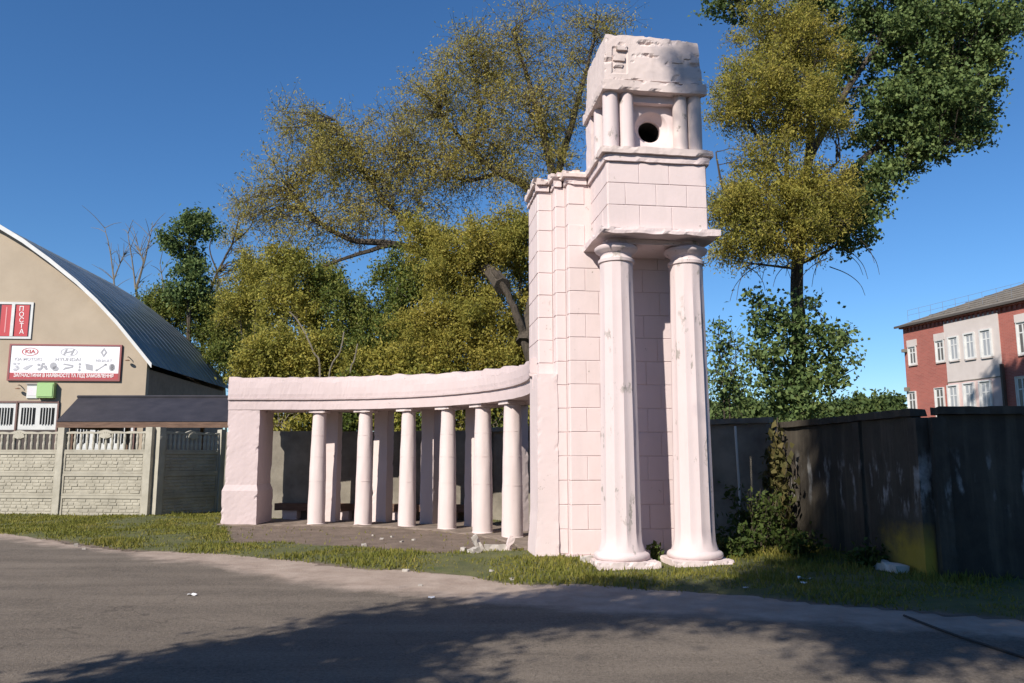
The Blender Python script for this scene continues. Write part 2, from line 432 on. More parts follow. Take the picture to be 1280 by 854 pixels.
for k in range(len(rows)-1):
    for i in range(n_):
        j = (i+1) % n_; fs.append((k*n_+i, k*n_+j, (k+1)*n_+j, (k+1)*n_+i))
fs.append(tuple((len(rows)-1)*n_+i for i in range(n_)))
pl = tpart('porthole_wall', MB().add(vs, [tuple(reversed(f)) for f in fs]))
edge_smooth(pl, 40)
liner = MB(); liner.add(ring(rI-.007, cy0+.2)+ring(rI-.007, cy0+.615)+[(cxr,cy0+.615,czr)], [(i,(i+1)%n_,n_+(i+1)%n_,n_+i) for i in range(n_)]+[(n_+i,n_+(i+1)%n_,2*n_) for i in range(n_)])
tpart('porthole', liner, flat('painted shade', (.012,.010,.009), .95), pl)  # near-black liner paints in the shade inside the hole
side = MB().box(-.519, -.40, cy0+.004, cy1, z0, z1); side.box(.40, .559, cy0+.004, cy1, z0, z1); side.box(-.40, .40, cy0+.70, cy1, z0, z1)
tpart('lantern_core', side)
tpart('back_pier', MB().rbox(-.80, -.42, 1.03, 1.40, 6.368, 7.317, .1, .006, .015, 21))
tpart('back_pier', MB().rbox(.42, .80, 1.03, 1.40, 6.368, 7.317, .1, .006, .015, 22))
tpart('back_wall', MB().box(-.419, .419, 1.06, 1.36, 6.367, 7.316))
tpart('lintel', MB().rbox(-.40, .44, .15, .268, 7.20, 7.316, .08, .004, .01, 5))
for i, (x, r_) in enumerate(((-.685,.128),(-.425,.118),(.455,.118),(.69,.122))):
    prof = [(r_,6.367),(r_*1.0,6.6),(r_*.985,6.9),(r_*.95,7.2),(r_*.955,7.317)]
    o = tpart('small_column', MB().lathe(prof, 28, (x,.17), wob=.006), 'attic' if i > 1 else 'pinkcol', smooth=True); edge_smooth(o, 50)  # right-hand pair takes the greyer limewash as painted tree shade
for x in (-.685, .69):
    o = tpart('small_column', MB().lathe([(.12,6.367),(.118,6.9),(.113,7.317)], 24, (x,.80), wob=.006), 'pinkcol', smooth=True); edge_smooth(o, 50)
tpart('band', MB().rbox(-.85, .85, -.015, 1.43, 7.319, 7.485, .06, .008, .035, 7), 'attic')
def attic_fn(p):
    t = (p.z-7.487)/.8
    q = Vector((p.x*(1-.055*t), p.y+ (.05*t if p.y < .4 else 0), p.z))
    if p.y < .1:                                         # spalled hollows of the face
        h = mnoise.noise(Vector((p.x*4.5, 3, p.z*9))) + .25*mnoise.noise(Vector((p.x*16, 1, p.z*16)))
        q.y += max(0, h-.36)*.12
        if abs(p.x+.56) < .115 and 7.62 < p.z < 8.08: q.y += .022
    if p.z > 8.2: q.z += .035*mnoise.noise(Vector((p.x*3.5, p.y*3, 2))) - .05*max(0,p.x)
    return q
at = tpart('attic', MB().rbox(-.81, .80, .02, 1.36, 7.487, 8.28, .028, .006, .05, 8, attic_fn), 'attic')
for x0, x1, z0_, z1_ in ((-.66,-.47,7.86,7.90),(-.66,-.5,7.74,7.77),(.40,.62,7.96,8.0),(.30,.5,7.88,7.92),(.5,.72,7.60,7.63),(-.6,-.42,8.04,8.07)):
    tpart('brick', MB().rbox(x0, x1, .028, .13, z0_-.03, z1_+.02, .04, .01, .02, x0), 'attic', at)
# giant columns
for k, x in enumerate((-.57, .57)):
    prof = [(.352,.225),(.337,.27),(.318,.36),(.306,.50)] + [(.306-.044*((i/14)**1.3), .50+3.78*i/14) for i in range(1,15)] + [(.262,4.60)]
    sh = tpart('column', MB().lathe(prof, 96, (x,.42), 12, .055, .004, (.30,4.55)), 'pinkcol'); edge_smooth(sh, 22)
    bs_ = tpart('base', MB().lathe([(.385,.10),(.405,.115),(.418,.145),(.412,.18),(.385,.205),(.36,.212),(.352,.226)], 40, (x,.42), wob=.014), 'pinkcol', sh, True)
    tpart('plinth', MB().rbox(x-.46, x+.46, -.05, .88, -.15, .105, .05, .014, .06, 11+k), 'white', sh)
    cap = tpart('capital', MB().lathe([(.262,4.60),(.285,4.615),(.287,4.66),(.266,4.675),(.25,4.70),(.245,4.735),(.262,4.765),(.322,4.80),(.338,4.83),(.338,4.86),(.318,4.875),(.275,4.895),(.215,4.93),(.205,4.984)], 48, (x,.42), wob=.006), 'pinkcol', sh, True); edge_smooth(cap, 38)

# ------------------------------------------------------------------ curved colonnade
colon = empty('colonnade', (-3, 17, 0), 0, 'low curved pink colonnade of round columns and square piers joining the tower', 'colonnade')
def cpart(name, mb, mat='pink', parent=None, smooth=False):
    return mb.build(name, mat, parent or colon, smooth=smooth, shift=(-3,17,0))
A0, DA = 5.2035, 11.6896
def arc(s, r):
    """s in degrees along the quarter circle; negative runs straight on to the left"""
    if s < 0: return Vector((CC.x + CR*R(s), CC.y + r, 0))
    a = R(s); return Vector((CC.x + r*math.sin(a), CC.y + r*math.cos(a), 0))
S0 = -math.degrees(1.62/CR); S1 = 92
def sweep(prof, s0, s1, step, jit=0., topf=None, seed=0.):
    """closed profile (r,z) swept along the curve"""
    ns = max(2, int((s1-s0)/step)); vs = []; fs = []; m = len(prof)
    for i in range(ns+1):
        s_ = s0+(s1-s0)*i/ns
        for (r_, z) in prof:
            zz = z + (topf(s_, z, r_) if topf else 0)
            q = arc(s_, r_ + jit*(.6*mnoise.noise(Vector((s_*.35, z*6, r_*5+seed)))+.5*mnoise.noise(Vector((s_*1.6, z*14, r_*5+seed)))))
            vs.append((q.x, q.y, zz + jit*.6*mnoise.noise(Vector((s_*.4, z*5+9, r_*4+seed)))))
    for i in range(ns):
        for k in range(m):
            j = (k+1) % m; fs.append((i*m+k, i*m+j, i*m+m+j, i*m+m+k))
    fs.append(tuple(reversed(range(m)))); fs.append(tuple(range(ns*m, ns*m+m)))
    return MB().add(vs, fs)
def ragged(s_, z, r_):
    if z < 3.3: return 0
    return -.24*max(0,(s_-25)/65)**1.3 + (.03 if s_ < 25 else .05)*mnoise.noise(Vector((s_*.28, r_*3, 5))) - .05*max(0, mnoise.noise(Vector((s_*.6, r_*5, 1))))
frz = [(CR-.30,3.012),(CR-.31,3.1),(CR-.31,3.25),(CR-.305,3.40),(CR-.29,3.51),(CR-.1,3.53),(CR+.2,3.53),(CR+.5,3.53),(CR+.9,3.53),(CR+1.10,3.51),(CR+1.10,3.012)]
cpart('frieze', sweep(frz, S0, S1, .45, .010, ragged), 'frieze')
arcv = [(CR-.26,2.735),(CR-.265,2.86),(CR-.265,2.955),(CR-.312,2.97),(CR-.318,3.010),(CR+1.12,3.010),(CR+1.06,2.96),(CR+1.05,2.735)]
cpart('architrave', sweep(arcv, S0, S1, .5, .008), 'frieze')
cpart('floor_slab', sweep([(CR-.42,-.1),(CR-.43,.03),(CR-.40,.045),(CR+1.25,.045),(CR+1.27,-.1)], S0-2, 88, .8, .05), noisy('worn court slab', (.11,.082,.062), (.24,.185,.15), 3, .95, .6, .02))
for i in range(6):
    s_ = A0 + DA*i; q = arc(s_, CR)
    r0 = .205 if i < 4 else .215
    prof = [(r0+.012,.0),(r0+.012,.05)] + [(r0 - .045*(t/12)**1.4, .06+2.56*t/12) for t in range(13)] + [(r0-.042,2.66)]
    co = cpart('column', MB().lathe(prof, 32, (q.x,q.y), wob=.012), 'white', smooth=True); edge_smooth(co, 40)
    a = R(max(0,s_)); cs, sn = math.cos(-a), math.sin(-a)
    cap = MB().rbox(-.215,.215,-.215,.215,2.662,2.733,.07,.006,.02,i); cap.xf(lambda p: Vector((q.x+p.x*cs-p.y*sn, q.y+p.x*sn+p.y*cs, p.z)))
    cpart('capital', cap, 'white', co)
    for rr in (1.05, 1.62, 2.12):
        rad = r0 - .045*((rr-.06)/2.56)**1.4
        cpart('joint_ring', MB().lathe([(rad-.006,rr-.005),(rad+.0045,rr-.003),(rad+.0045,rr+.003),(rad-.006,rr+.005)], 28, (q.x,q.y)), 'white', co)
for i in range(6):
    s_ = A0 + DA*i + .6; q = arc(s_, CR+.86); a = R(s_); cs, sn = math.cos(-a), math.sin(-a)
    pr = MB().rbox(-.17,.17,-.17,.17,.0,2.733,.09,.006,.02,30+i, lambda p: Vector((p.x*(1.12-.06*p.z/2.7), p.y*(1.12-.06*p.z/2.7), p.z)))
    pr.xf(lambda p: Vector((q.x+p.x*cs-p.y*sn, q.y+p.x*sn+p.y*cs, p.z)))
    cpart('square_pier', pr, 'white')
# end pier on the left, with its thicker foot
def pier_fn(p):
    k = 1 + .10*max(0, min(1, (.95-p.z)/.12)); c0 = Vector((-6.42, 19.75, 0))
    return Vector((c0.x+(p.x-c0.x)*k*1.0, c0.y+(p.y-c0.y)*k, p.z))
cpart('end_pier', MB().rbox(-6.80,-6.04,19.22,20.35,-.1,2.734,.07,.008,.03,41,pier_fn), 'frieze')
# pier against the tower, flaring at the foot (squared to the tower)
def tloc(p):
    c, s_ = math.cos(TY), math.sin(TY); return Vector((TO.x+p.x*c-p.y*s_, TO.y+p.x*s_+p.y*c, p.z))
def foot(p):
    k = max(0, min(1, (.75-p.z)/.75)); return tloc(Vector((p.x-.06*k if p.x < -1.5 else p.x, p.y-.05*k*k if p.y < 1.5 else p.y, p.z)))
cpart('tower_pier', MB().rbox(-1.69,-1.353,1.305,2.1,-.1,2.96,.07,.004,.012,43,foot))

# ------------------------------------------------------------------ concrete fences
def seg_fence(root_name, label, pts, h, th, mats, parts_len, postw=.2, coping=True, slats=False, z0=-.1, gap=.0):
    """slab panels between posts along a polyline"""
    root = empty(root_name, (pts[0][0], pts[0][1], 0), 0, label, 'fence')
    sh = (pts[0][0], pts[0][1], 0); k = 0
    for a, b in zip(pts, pts[1:]):
        a = Vector((*a,0)); b = Vector((*b,0)); d = (b-a); L = d.length; d.normalize(); nr = Vector((d.y,-d.x,0))
        cuts = [0.]; 
        while cuts[-1] + parts_len*1.35 < L: cuts.append(cuts[-1]+parts_len)
        cuts.append(L)
        T = lambda p, a=a, d=d, nr=nr: a + d*p.x + nr*(-p.y) + Vector((0,0,p.z))
        for c0, c1 in zip(cuts, cuts[1:]):
            k += 1; hh = h + rnd.uniform(-.02,.02)
            m = mats[k % len(mats)] if isinstance(mats, list) else mats
            mb = MB().rbox(c0+postw*.3+gap, c1-postw*.3, -th/2, th/2, z0, hh, .16, .006, .02, k); mb.xf(T)
            pn = mb.build('panel', m, root, shift=sh)
            fr = MB()                                     # raised border cast into the slab
            fr.rbox(c0+postw*.5+.05, c1-postw*.5-.05, -th/2-.022, -th/2+.003, hh-.30, hh-.16, .14, .004, .01, k)
            fr.rbox(c0+postw*.5+.05, c1-postw*.5-.05, -th/2-.022, -th/2+.003, .12, .26, .14, .004, .01, k+3)
            fr.xf(T); fr.build('rib', m, pn, shift=sh)
            if coping:
                cp = MB().rbox(c0+.004, c1-.004, -th/2-.06, th/2+.06, hh+.003, hh+.11, .14, .008, .025, k+5); cp.xf(T); cp.build('coping', mats[0] if isinstance(mats,list) else mats, root, shift=sh)
        for c in cuts:
            po = MB().rbox(c-postw/2, c+postw/2, -th/2-.05, th/2+.05, z0-.05, h-.02, .12, .006, .02, c); po.xf(T)
            po.build('post', mats[0] if isinstance(mats,list) else mats, root, shift=sh)
    return root
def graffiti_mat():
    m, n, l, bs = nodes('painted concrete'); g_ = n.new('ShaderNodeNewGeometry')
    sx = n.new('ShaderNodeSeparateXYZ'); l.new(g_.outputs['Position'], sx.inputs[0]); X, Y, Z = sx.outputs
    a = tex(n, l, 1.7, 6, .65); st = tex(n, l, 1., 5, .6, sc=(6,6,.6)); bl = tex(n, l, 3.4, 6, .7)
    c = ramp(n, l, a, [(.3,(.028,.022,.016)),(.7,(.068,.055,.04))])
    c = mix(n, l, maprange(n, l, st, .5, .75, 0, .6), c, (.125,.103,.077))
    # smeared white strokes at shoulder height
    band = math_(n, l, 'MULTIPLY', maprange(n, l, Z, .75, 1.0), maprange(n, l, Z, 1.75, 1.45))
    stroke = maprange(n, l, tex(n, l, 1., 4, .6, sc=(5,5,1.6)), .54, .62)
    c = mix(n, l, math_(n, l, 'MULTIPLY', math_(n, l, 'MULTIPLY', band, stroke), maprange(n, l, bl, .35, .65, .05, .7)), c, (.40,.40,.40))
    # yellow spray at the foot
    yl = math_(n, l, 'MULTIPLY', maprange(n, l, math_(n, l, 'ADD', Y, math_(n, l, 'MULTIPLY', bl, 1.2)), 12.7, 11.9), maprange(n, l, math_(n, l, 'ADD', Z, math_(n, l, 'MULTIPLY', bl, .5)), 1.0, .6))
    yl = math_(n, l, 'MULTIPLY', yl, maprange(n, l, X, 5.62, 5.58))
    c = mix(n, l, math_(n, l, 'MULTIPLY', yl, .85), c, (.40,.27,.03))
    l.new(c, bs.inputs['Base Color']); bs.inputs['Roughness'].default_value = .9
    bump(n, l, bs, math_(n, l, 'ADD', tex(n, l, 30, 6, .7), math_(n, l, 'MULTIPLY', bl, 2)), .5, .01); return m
GM = graffiti_mat()
seg_fence('concrete_fence', 'grey concrete slab fence between the tower and the ivy covered corner post', [(5.0,15.45),(2.4,17.9),(-.5,20.65)], 2.26, .12, 'concrete', 2.4, .16, gap=.05)
seg_fence('concrete_fence', 'sunlit and shaded concrete slab fence behind the curved colonnade', [(-.52,20.72),(-7.6,21.75)], 2.30, .12, 'concrete', 2.35, .14, coping=False)
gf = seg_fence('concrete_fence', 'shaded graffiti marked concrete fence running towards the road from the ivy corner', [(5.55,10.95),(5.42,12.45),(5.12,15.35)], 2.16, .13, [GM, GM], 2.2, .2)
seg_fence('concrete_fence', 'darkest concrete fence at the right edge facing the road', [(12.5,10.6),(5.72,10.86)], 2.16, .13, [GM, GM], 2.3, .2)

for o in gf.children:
    if o.name.startswith('post') and sum((v.co.y for v in o.data.vertices))/len(o.data.vertices) > 3.5: o.data.materials.clear(); o.data.materials.append(noisy('sunlight-painted corner post', (.36,.31,.24), (.52,.45,.36), 3)); o['label'] = 'pale sunlit corner post'  # pale colour paints sunlight onto this one post
pq = P(924,640,15.55); light_strip = MB().tube([(0,0,-.05),(.01,.02,1.1),(-.01,.06,2.2)],.022,6).build('light_strip', flat('pale pole',(.62,.58,.52),.7), None, (pq.x,15.5,0)); tag(light_strip,'thin pale strip standing in for light through the fence gap right of the right column','light_strip')  # added pale strip, stands for light shining through a gap in the fence

# bench along the back fence
bn = empty('bench', (-3.2, 20.75, 0), R(-8.3), 'low brown plank bench on white blocks behind the colonnade columns', 'bench')
for k in range(2): MB().rbox(-3.0, 2.6, .02+.19*k, .19+.19*k, .37, .425, .2, .004, .01, k).build('plank', 'plank', bn)
MB().rbox(-3.0, 2.6, -.01, .012, .24, .42, .2, .004, .01, 7).build('front_board', 'plank', bn)
for x in (-2.6,-1.2,.2,1.6): MB().rbox(x-.2, x+.2, .03, .36, -.05, .369, .1, .006, .02, x).build('support_block', 'white', bn)

# ------------------------------------------------------------------ precast fence on the left
PO = (-9.72, 21.95)
pf = empty('precast_fence', (*PO, 0), 0, 'grey precast concrete fence with brick relief panels and open baluster top', 'fence')
PH = .60
def panel_mesh(L, name, seed):
    r2 = random.Random(seed); mb = MB().box(0, L, -.022, .022, 0, PH-.004)
    mb.box(0, L, -.05, -.0221, PH-.085, PH-.006); mb.box(0, L, -.05, -.0221, .0, .045)
    mb.box(0, .06, -.05, -.0221, .046, PH-.086); mb.box(L-.06, L, -.05, -.0221, .046, PH-.086)
    z = .055
    for row in range(5):
        hh = (PH-.15)/5; x = .065 + (0 if row % 2 else -.1)
        while x < L-.07:
            w = r2.uniform(.16,.30); a = max(x,.068); b = min(x+w-.012, L-.068)
            if b-a > .04:
                d = -.026-r2.uniform(.002,.016)
                mb.add([(a,-.0222,z),(b,-.0222,z),(b,-.0222,z+hh-.012),(a,-.0222,z+hh-.012),(a+.012,d,z+.01),(b-.012,d+r2.uniform(-.006,.006),z+.01),(b-.012,d,z+hh-.022),(a+.012,d+r2.uniform(-.006,.006),z+hh-.022)],
                       [(4,5,6,7),(0,1,5,4),(1,2,6,5),(2,3,7,6),(3,0,4,7)])
            x += w
        z += hh
    me = bpy.data.meshes.new(name); me.from_pydata(mb.v, [], mb.f); me.materials.append(M['precast']); return me
def baluster_mesh():
    mb = MB().lathe([(.028,0),(.036,.05),(.045,.16),(.03,.26),(.042,.36),(.03,.44),(.028,.47)], 8)
    me = bpy.data.meshes.new('baluster'); me.from_pydata(mb.v, [], mb.f); me.materials.append(M['post']); return me
BAL = baluster_mesh()
def precast_run(a, b, n):
    a = Vector((*a,0)); b = Vector((*b,0)); d = (b-a)/n; L = d.length - .2; rz_ = math.atan2(d.y, d.x)
    ms = [panel_mesh(L, 'panel', k) for k in range(3)]
    wave = MB()
    nw = 36
    for k in range(nw):
        x0, x1 = L*k/nw, L*(k+1)/nw; f = lambda x: .035 + .03*abs(math.sin(x/L*math.pi*5.5)) + .05*math.exp(-((x-L/2)/.16)**2)
        wave.add([(x0,-.035,0),(x1,-.035,0),(x1,.035,0),(x0,.035,0),(x0,-.035,f(x0)),(x1,-.035,f(x1)),(x1,.035,f(x1)),(x0,.035,f(x0))],[(0,3,2,1),(4,5,6,7),(0,1,5,4),(2,3,7,6)])
    orn = MB()                                              # cast flower: a fan of petals
    for t in range(7):
        an = math.pi*(.08+.84*t/6) + math.pi*.0; lx_, lz_ = math.cos(an)*.17, math.sin(an)*.15
        orn.prism([(L/2-.02*math.sin(an),-.10+.02*math.cos(an)),(L/2+.02*math.sin(an),-.10-.02*math.cos(an)),(L/2+lx_+.03*math.sin(an),-.08+lz_-.03*math.cos(an)),(L/2+lx_-.03*math.sin(an),-.08+lz_+.03*math.cos(an))],-.055-.002*t,.04)
    for i in range(n):
        o = a + d*i + d.normalized()*.1
        for k in range(3): share('panel', ms[(k+i) % 3], pf, (o.x-PO[0], o.y-PO[1], -.02+PH*k), rz_)
        tz = -.02+PH*3
        w = wave.build('top_rail', 'post', pf, (o.x-PO[0], o.y-PO[1], tz+.472)); w.rotation_euler.z = rz_
        r_ = MB().box(0, L, -.045, .045, 0, .035).build('bottom_rail', 'precast', pf, (o.x-PO[0], o.y-PO[1], tz)); r_.rotation_euler.z = rz_
        q = orn.build('ornament', 'post', pf, (o.x-PO[0], o.y-PO[1], tz+.45)); q.rotation_euler.z = rz_
        nb = 13
        for k in range(nb):
            p = o + d.normalized()*(L*(k+.5)/nb); share('baluster', BAL, pf, (p.x-PO[0], p.y-PO[1], tz+.0355), 0, (1,1,.93))
    for i in range(n+1):
        o = a + d*i
        po = MB().rbox(-.095,.095,-.10,.10,-.1,2.42,.12,.005,.015,i).build('post', 'post', pf, (o.x-PO[0], o.y-PO[1], 0)); po.rotation_euler.z = rz_
precast_run((-20.3, 23.55), (-9.86, 21.98), 4)
precast_run((-9.62, 22.05), (-7.55, 25.6), 2)
# end pier hides where this fence ends

# ------------------------------------------------------------------ arched warehouse, its canopy and signs
BO = Vector((-14.55, 32, 0)); BY = R(4.6)
barn = empty('arched_warehouse', BO, BY, 'beige arched warehouse with curved metal roof behind the precast fence', 'warehouse')
bn_n = Vector((math.sin(BY), -math.cos(BY), 0))
def bl(u, v, off=0.):
    q = hit(u, v, BO + bn_n*off, bn_n) - BO; c, s_ = math.cos(BY), math.sin(BY)
    return Vector((q.x*c+q.y*s_, -q.x*s_+q.y*c, q.z))
BAR_L = 11.5
apx = -9.4
ez = bl(193,458)
arch = [bl(193,458), bl(172,432), bl(150,405), bl(125,378), bl(100,354.5), bl(66,327), bl(33,303), bl(0,283)]
ap = [(p.x,p.z) for p in arch]
x_, z_ = ap[-1]; sl = (ap[-1][1]-ap[-2][1])/(ap[-1][0]-ap[-2][0])
while x_ > apx: x_ -= .8; sl *= .80; z_ += -sl*.8; ap.append((x_,z_))
ap[-1] = (apx, ap[-1][1])
archfull = ap + [(2*apx-x, z) for x, z in reversed(ap[:-1])]
corner = bl(181,500).x
wallp = [(min(x,corner),z) for x,z in archfull]
gw = [(corner,-.1)] + [(corner, lerp(corner,[ap[1][0],ap[0][0]],[ap[1][1],ap[0][1]])-.02)] + [(x,z-.03) for x,z in archfull[1:-1]] + [(2*apx-corner, ap[0][1]), (2*apx-corner,-.1)]
M['beige'] = noisy('beige render', (.35,.285,.215), (.41,.335,.255), .8, .9, .25, .006)
M['shadewall'] = noisy('shade-painted side wall', (.20,.14,.10), (.28,.20,.15), 3, .9, .4, .01)  # brown side wall, the shade of its side painted into the colour
M['tin'] = noisy('galvanised sheet', (.16,.19,.20), (.30,.33,.34), 1.0, .36, .05, .004, .8, sc=(.25,3.2,.25))
M['trim'] = noisy('painted trim', (.50,.50,.50), (.60,.60,.59), 3, .6, .1, .004)
MB().prism([(x,z) for x,z in reversed(gw)], 0, .3).build('gable_wall', 'beige', barn)
MB().prism([(x,z) for x,z in reversed(gw)], BAR_L-.3, BAR_L-.05).build('gable_wall', 'beige', barn)
MB().box(corner-.3, corner-.002, .302, BAR_L-.302, -.1, ap[0][1]-.1).build('side_wall', 'shadewall', barn)
MB().box(2*apx-corner+.002, 2*apx-corner+.3, .302, BAR_L-.302, -.1, ap[0][1]-.1).build('side_wall', 'shadewall', barn)
nsh = 16
sub = []
for a, b in zip(archfull, archfull[1:]):
    for k in range(3): sub.append((a[0]+(b[0]-a[0])*k/3, a[1]+(b[1]-a[1])*k/3))
sub.append(archfull[-1])
w = (BAR_L+.5)/nsh; vs = []; fs = []; prof = [(0,.0),(.012,.018),(.035,.018),(.05,.0),(w*.5,.004),(w-.003,.0)]
for i, (x, z) in enumerate(sub):
    a = sub[max(i-1,0)]; b = sub[min(i+1,len(sub)-1)]; t = Vector((b[0]-a[0],b[1]-a[1])).normalized(); nx, nz = (t.y, -t.x)
    if nz < 0: nx, nz = -nx, -nz
    for (y, h) in prof: vs.append((x+nx*(h+.03), y, z+nz*(h+.03)))
m_ = len(prof)
for i in range(len(sub)-1):
    for k in range(m_-1): fs.append((i*m_+k, (i+1)*m_+k, (i+1)*m_+k+1, i*m_+k+1))
sme = bpy.data.meshes.new('roof_sheet'); sme.from_pydata(vs, [], fs); sme.materials.append(M['tin'])
for k in range(nsh): share('roof_sheet', sme, barn, (0,-.3+w*k,0))
ins = []
edge_ = MB()
for i in range(len(sub)-1):
    a, b = sub[i], sub[i+1]
    edge_.add([(a[0],-.33,a[1]-.10),(b[0],-.33,b[1]-.10),(b[0],-.33,b[1]+.09),(a[0],-.33,a[1]+.09),(a[0],-.29,a[1]-.10),(b[0],-.29,b[1]-.10),(b[0],-.29,b[1]+.09),(a[0],-.29,a[1]+.09)],[(0,1,2,3),(7,6,5,4),(0,4,5,1),(3,2,6,7)])
edge_.build('roof_edge', 'trim', barn)
def bwin(x0, z0, x1, z1, name, label=None, mull=1, glass=(.05,.05,.055), fw=.09):
    f = MB(); y0, y1 = -.05, .02
    f.box(x0,x1,y0,y1,z0,z0+fw); f.box(x0,x1,y0,y1,z1-fw,z1); f.box(x0,x0+fw,y0,y1,z0+fw,z1-fw); f.box(x1-fw,x1,y0,y1,z0+fw,z1-fw)
    for k in range(mull):
        xm = x0+(x1-x0)*(k+1)/(mull+1); f.box(xm-fw*.4,xm+fw*.4,y0+.004,y1,z0+fw,z1-fw)
    o = f.build(name, 'trim', barn)
    if label: o['label'] = label
    g_ = MB().box(x0+fw*.5,x1-fw*.5,-.012,-.004,z0+fw*.5,z1-fw*.5).build('pane', flat('pane', glass, .15), o); return o
M['poster'] = flat('red poster', (.42,.035,.045), .5)
# window with red posters
a, b = bl(-42,377), bl(39,424)
wq = bwin(a.x, b.z, b.x, a.z, 'window', 'white framed window with red posters', 0)
x0_ = bl(19,400).x; x1_ = bl(36,400).x
MB().box(x0_, x1_, -.022, -.014, b.z+.11, a.z-.11).build('poster', 'poster', wq)
MB().box(bl(1,400).x, bl(14,400).x, -.022, -.014, b.z+.11, a.z-.11).build('poster', 'poster', wq)
MB().box(bl(-38,400).x, bl(-3,400).x, -.022, -.014, b.z+.11, a.z-.11).build('poster', 'poster', wq)
MB().box(bl(14.4,400).x, bl(18.4,400).x, -.06, .01, b.z+.091, a.z-.091).build('mullion', 'trim', wq)
MB().box(bl(7,400).x, bl(8.4,400).x, -.03, -.023, b.z+.25, a.z-.2).build('poster_stripe', flat('faded stripe', (.6,.25,.26), .6), wq)
def text(body_, size, loc, parent, mat, name='lettering', sx=1., bold=0.):
    c = bpy.data.curves.new(name, 'FONT'); c.body = body_; c.size = size; c.align_x = 'CENTER'; c.align_y = 'CENTER'
    c.extrude = .003; c.offset = bold; c.resolution_u = 3
    t = bpy.data.objects.new(name, c); COL.objects.link(t); bpy.context.view_layer.update()
    me = bpy.data.meshes.new_from_object(t.evaluated_get(bpy.context.evaluated_depsgraph_get()))
    bpy.data.objects.remove(t); me.materials.clear(); me.materials.append(mat)
    o = bpy.data.objects.new(name, me); COL.objects.link(o); o.parent = parent; o.location = loc
    o.rotation_euler = (math.pi/2,0,0); o.scale = (sx,1,1); return o
WT = flat('white print', (.8,.78,.78), .5); GT = flat('grey print', (.33,.33,.36), .5); GL = flat('light grey print', (.42,.42,.46), .5); RT = flat('red print', (.40,.06,.07), .5)
for k, ch in enumerate('ПОСТА'):
    v = 386.5 + 7.1*k; q = bl(27.5, v); text(ch, .27, (q.x, -.03, q.z), wq, WT, 'letter')
# company sign
a, b = bl(14.5,431), bl(149.5,476); sw, shh = b.x-a.x, a.z-b.z
so = BO + Vector((a.x*math.cos(BY), a.x*math.sin(BY), 0))
def wall_empty(name, x, z, label, cat, off=.0):
    c, s_ = math.cos(BY), math.sin(BY); return empty(name, (BO.x+x*c+off*bn_n.x, BO.y+x*s_+off*bn_n.y, z), BY, label, cat)
sg = wall_empty('shop_sign', a.x, b.z, 'white car parts sign with three logos and red lettered bottom strip', 'sign', .004)
sgm = MB().box(0,sw,-.06,0,0,shh).build('board', flat('sign white', (.74,.73,.76), .4), sg)
fr = MB(); t_ = .07
for x0,x1,z0,z1 in ((-.03,sw+.03,-.03,t_*.5),(-.03,sw+.03,shh-t_*.5,shh+.03),(-.03,t_*.6,t_*.5,shh-t_*.5),(sw-t_*.6,sw+.03,t_*.5,shh-t_*.5)): fr.box(x0,x1,-.08,.0,z0,z1)
fr.build('frame', flat('sign frame', (.24,.07,.07), .5), sg)
MB().box(.05,sw-.05,-.066,-.0605,.036,shh*.20).build('strip', flat('sign red', (.36,.045,.055), .5), sg)
text('ЗАПЧАСТИНИ В НАЯВНОСТІ ТА ПІД ЗАМОВЛЕННЯ', .19, (sw*.5,-.07,shh*.125), sg, WT, 'lettering', .79, .003)
def pos(fx, fz): return (sw*fx, -.065, shh*fz)
def ellipse(fx, fz, rx, rz_, th, mat, name='emblem'):
    n2 = 28; vs = []; cx, _, cz = pos(fx,fz)
    for r_ in (1, 1-th):
        for i in range(n2): t = 2*math.pi*i/n2; vs.append((cx+rx*r_*math.cos(t), -.0655, cz+rz_*r_*math.sin(t)))
    return MB().add(vs, [(i,(i+1)%n2,n2+(i+1)%n2,n2+i) for i in range(n2)]).build(name, mat, sg)
ellipse(.18,.80,.32,.16,.13,RT); text('KIA', .2, pos(.18,.80), sg, RT, 'lettering', 1.25, .006)
text('KIA MOTORS', .165, pos(.17,.585), sg, GL, 'lettering', 1.08, .002)
ellipse(.53,.80,.33,.17,.12,GL)
c = pos(.53,.80); hm = MB()
for dx in (-.14,.14): hm.prism([(c[0]+dx-.06-.03,c[2]-.12),(c[0]+dx+.01-.03,c[2]-.12),(c[0]+dx+.08,c[2]+.12),(c[0]+dx+.01,c[2]+.12)], -.068, -.0655)
hm.prism([(c[0]-.14,c[2]-.05),(c[0]-.12,c[2]+.0),(c[0]+.14,c[2]+.06),(c[0]+.12,c[2]+.01)], -.0686, -.0656); hm.build('emblem', GT, sg)
text('HYUNDAI', .19, pos(.525,.585), sg, GT, 'lettering', 1.15, .002)
c = pos(.845,.80); dm = MB()
o_ = [(0,.19),(.13,0),(0,-.19),(-.13,0)]; i_ = [(0,.10),(.06,0),(0,-.10),(-.06,0)]
for k in range(4):
    j = (k+1) % 4; dm.prism([(c[0]+x,c[2]+z) for x,z in (o_[k],o_[j],i_[j],i_[k])], -.068, -.0655)
dm.build('emblem', GT, sg)
text('RENAULT', .145, pos(.85,.56), sg, GL, 'lettering', 1.0, .002)
def icon(fx, polys, mat=GT):
    mb = MB(); c = pos(fx,.375)
    for p in polys: mb.prism([(c[0]+x,c[2]+z) for x,z in p], -.068, -.0655)
    mb.build('part_picture', mat, sg)
def disc(x, z, rx, rz_, n2=12): return [(x+rx*math.cos(2*math.pi*i/n2), z+rz_*math.sin(2*math.pi*i/n2)) for i in range(n2)]
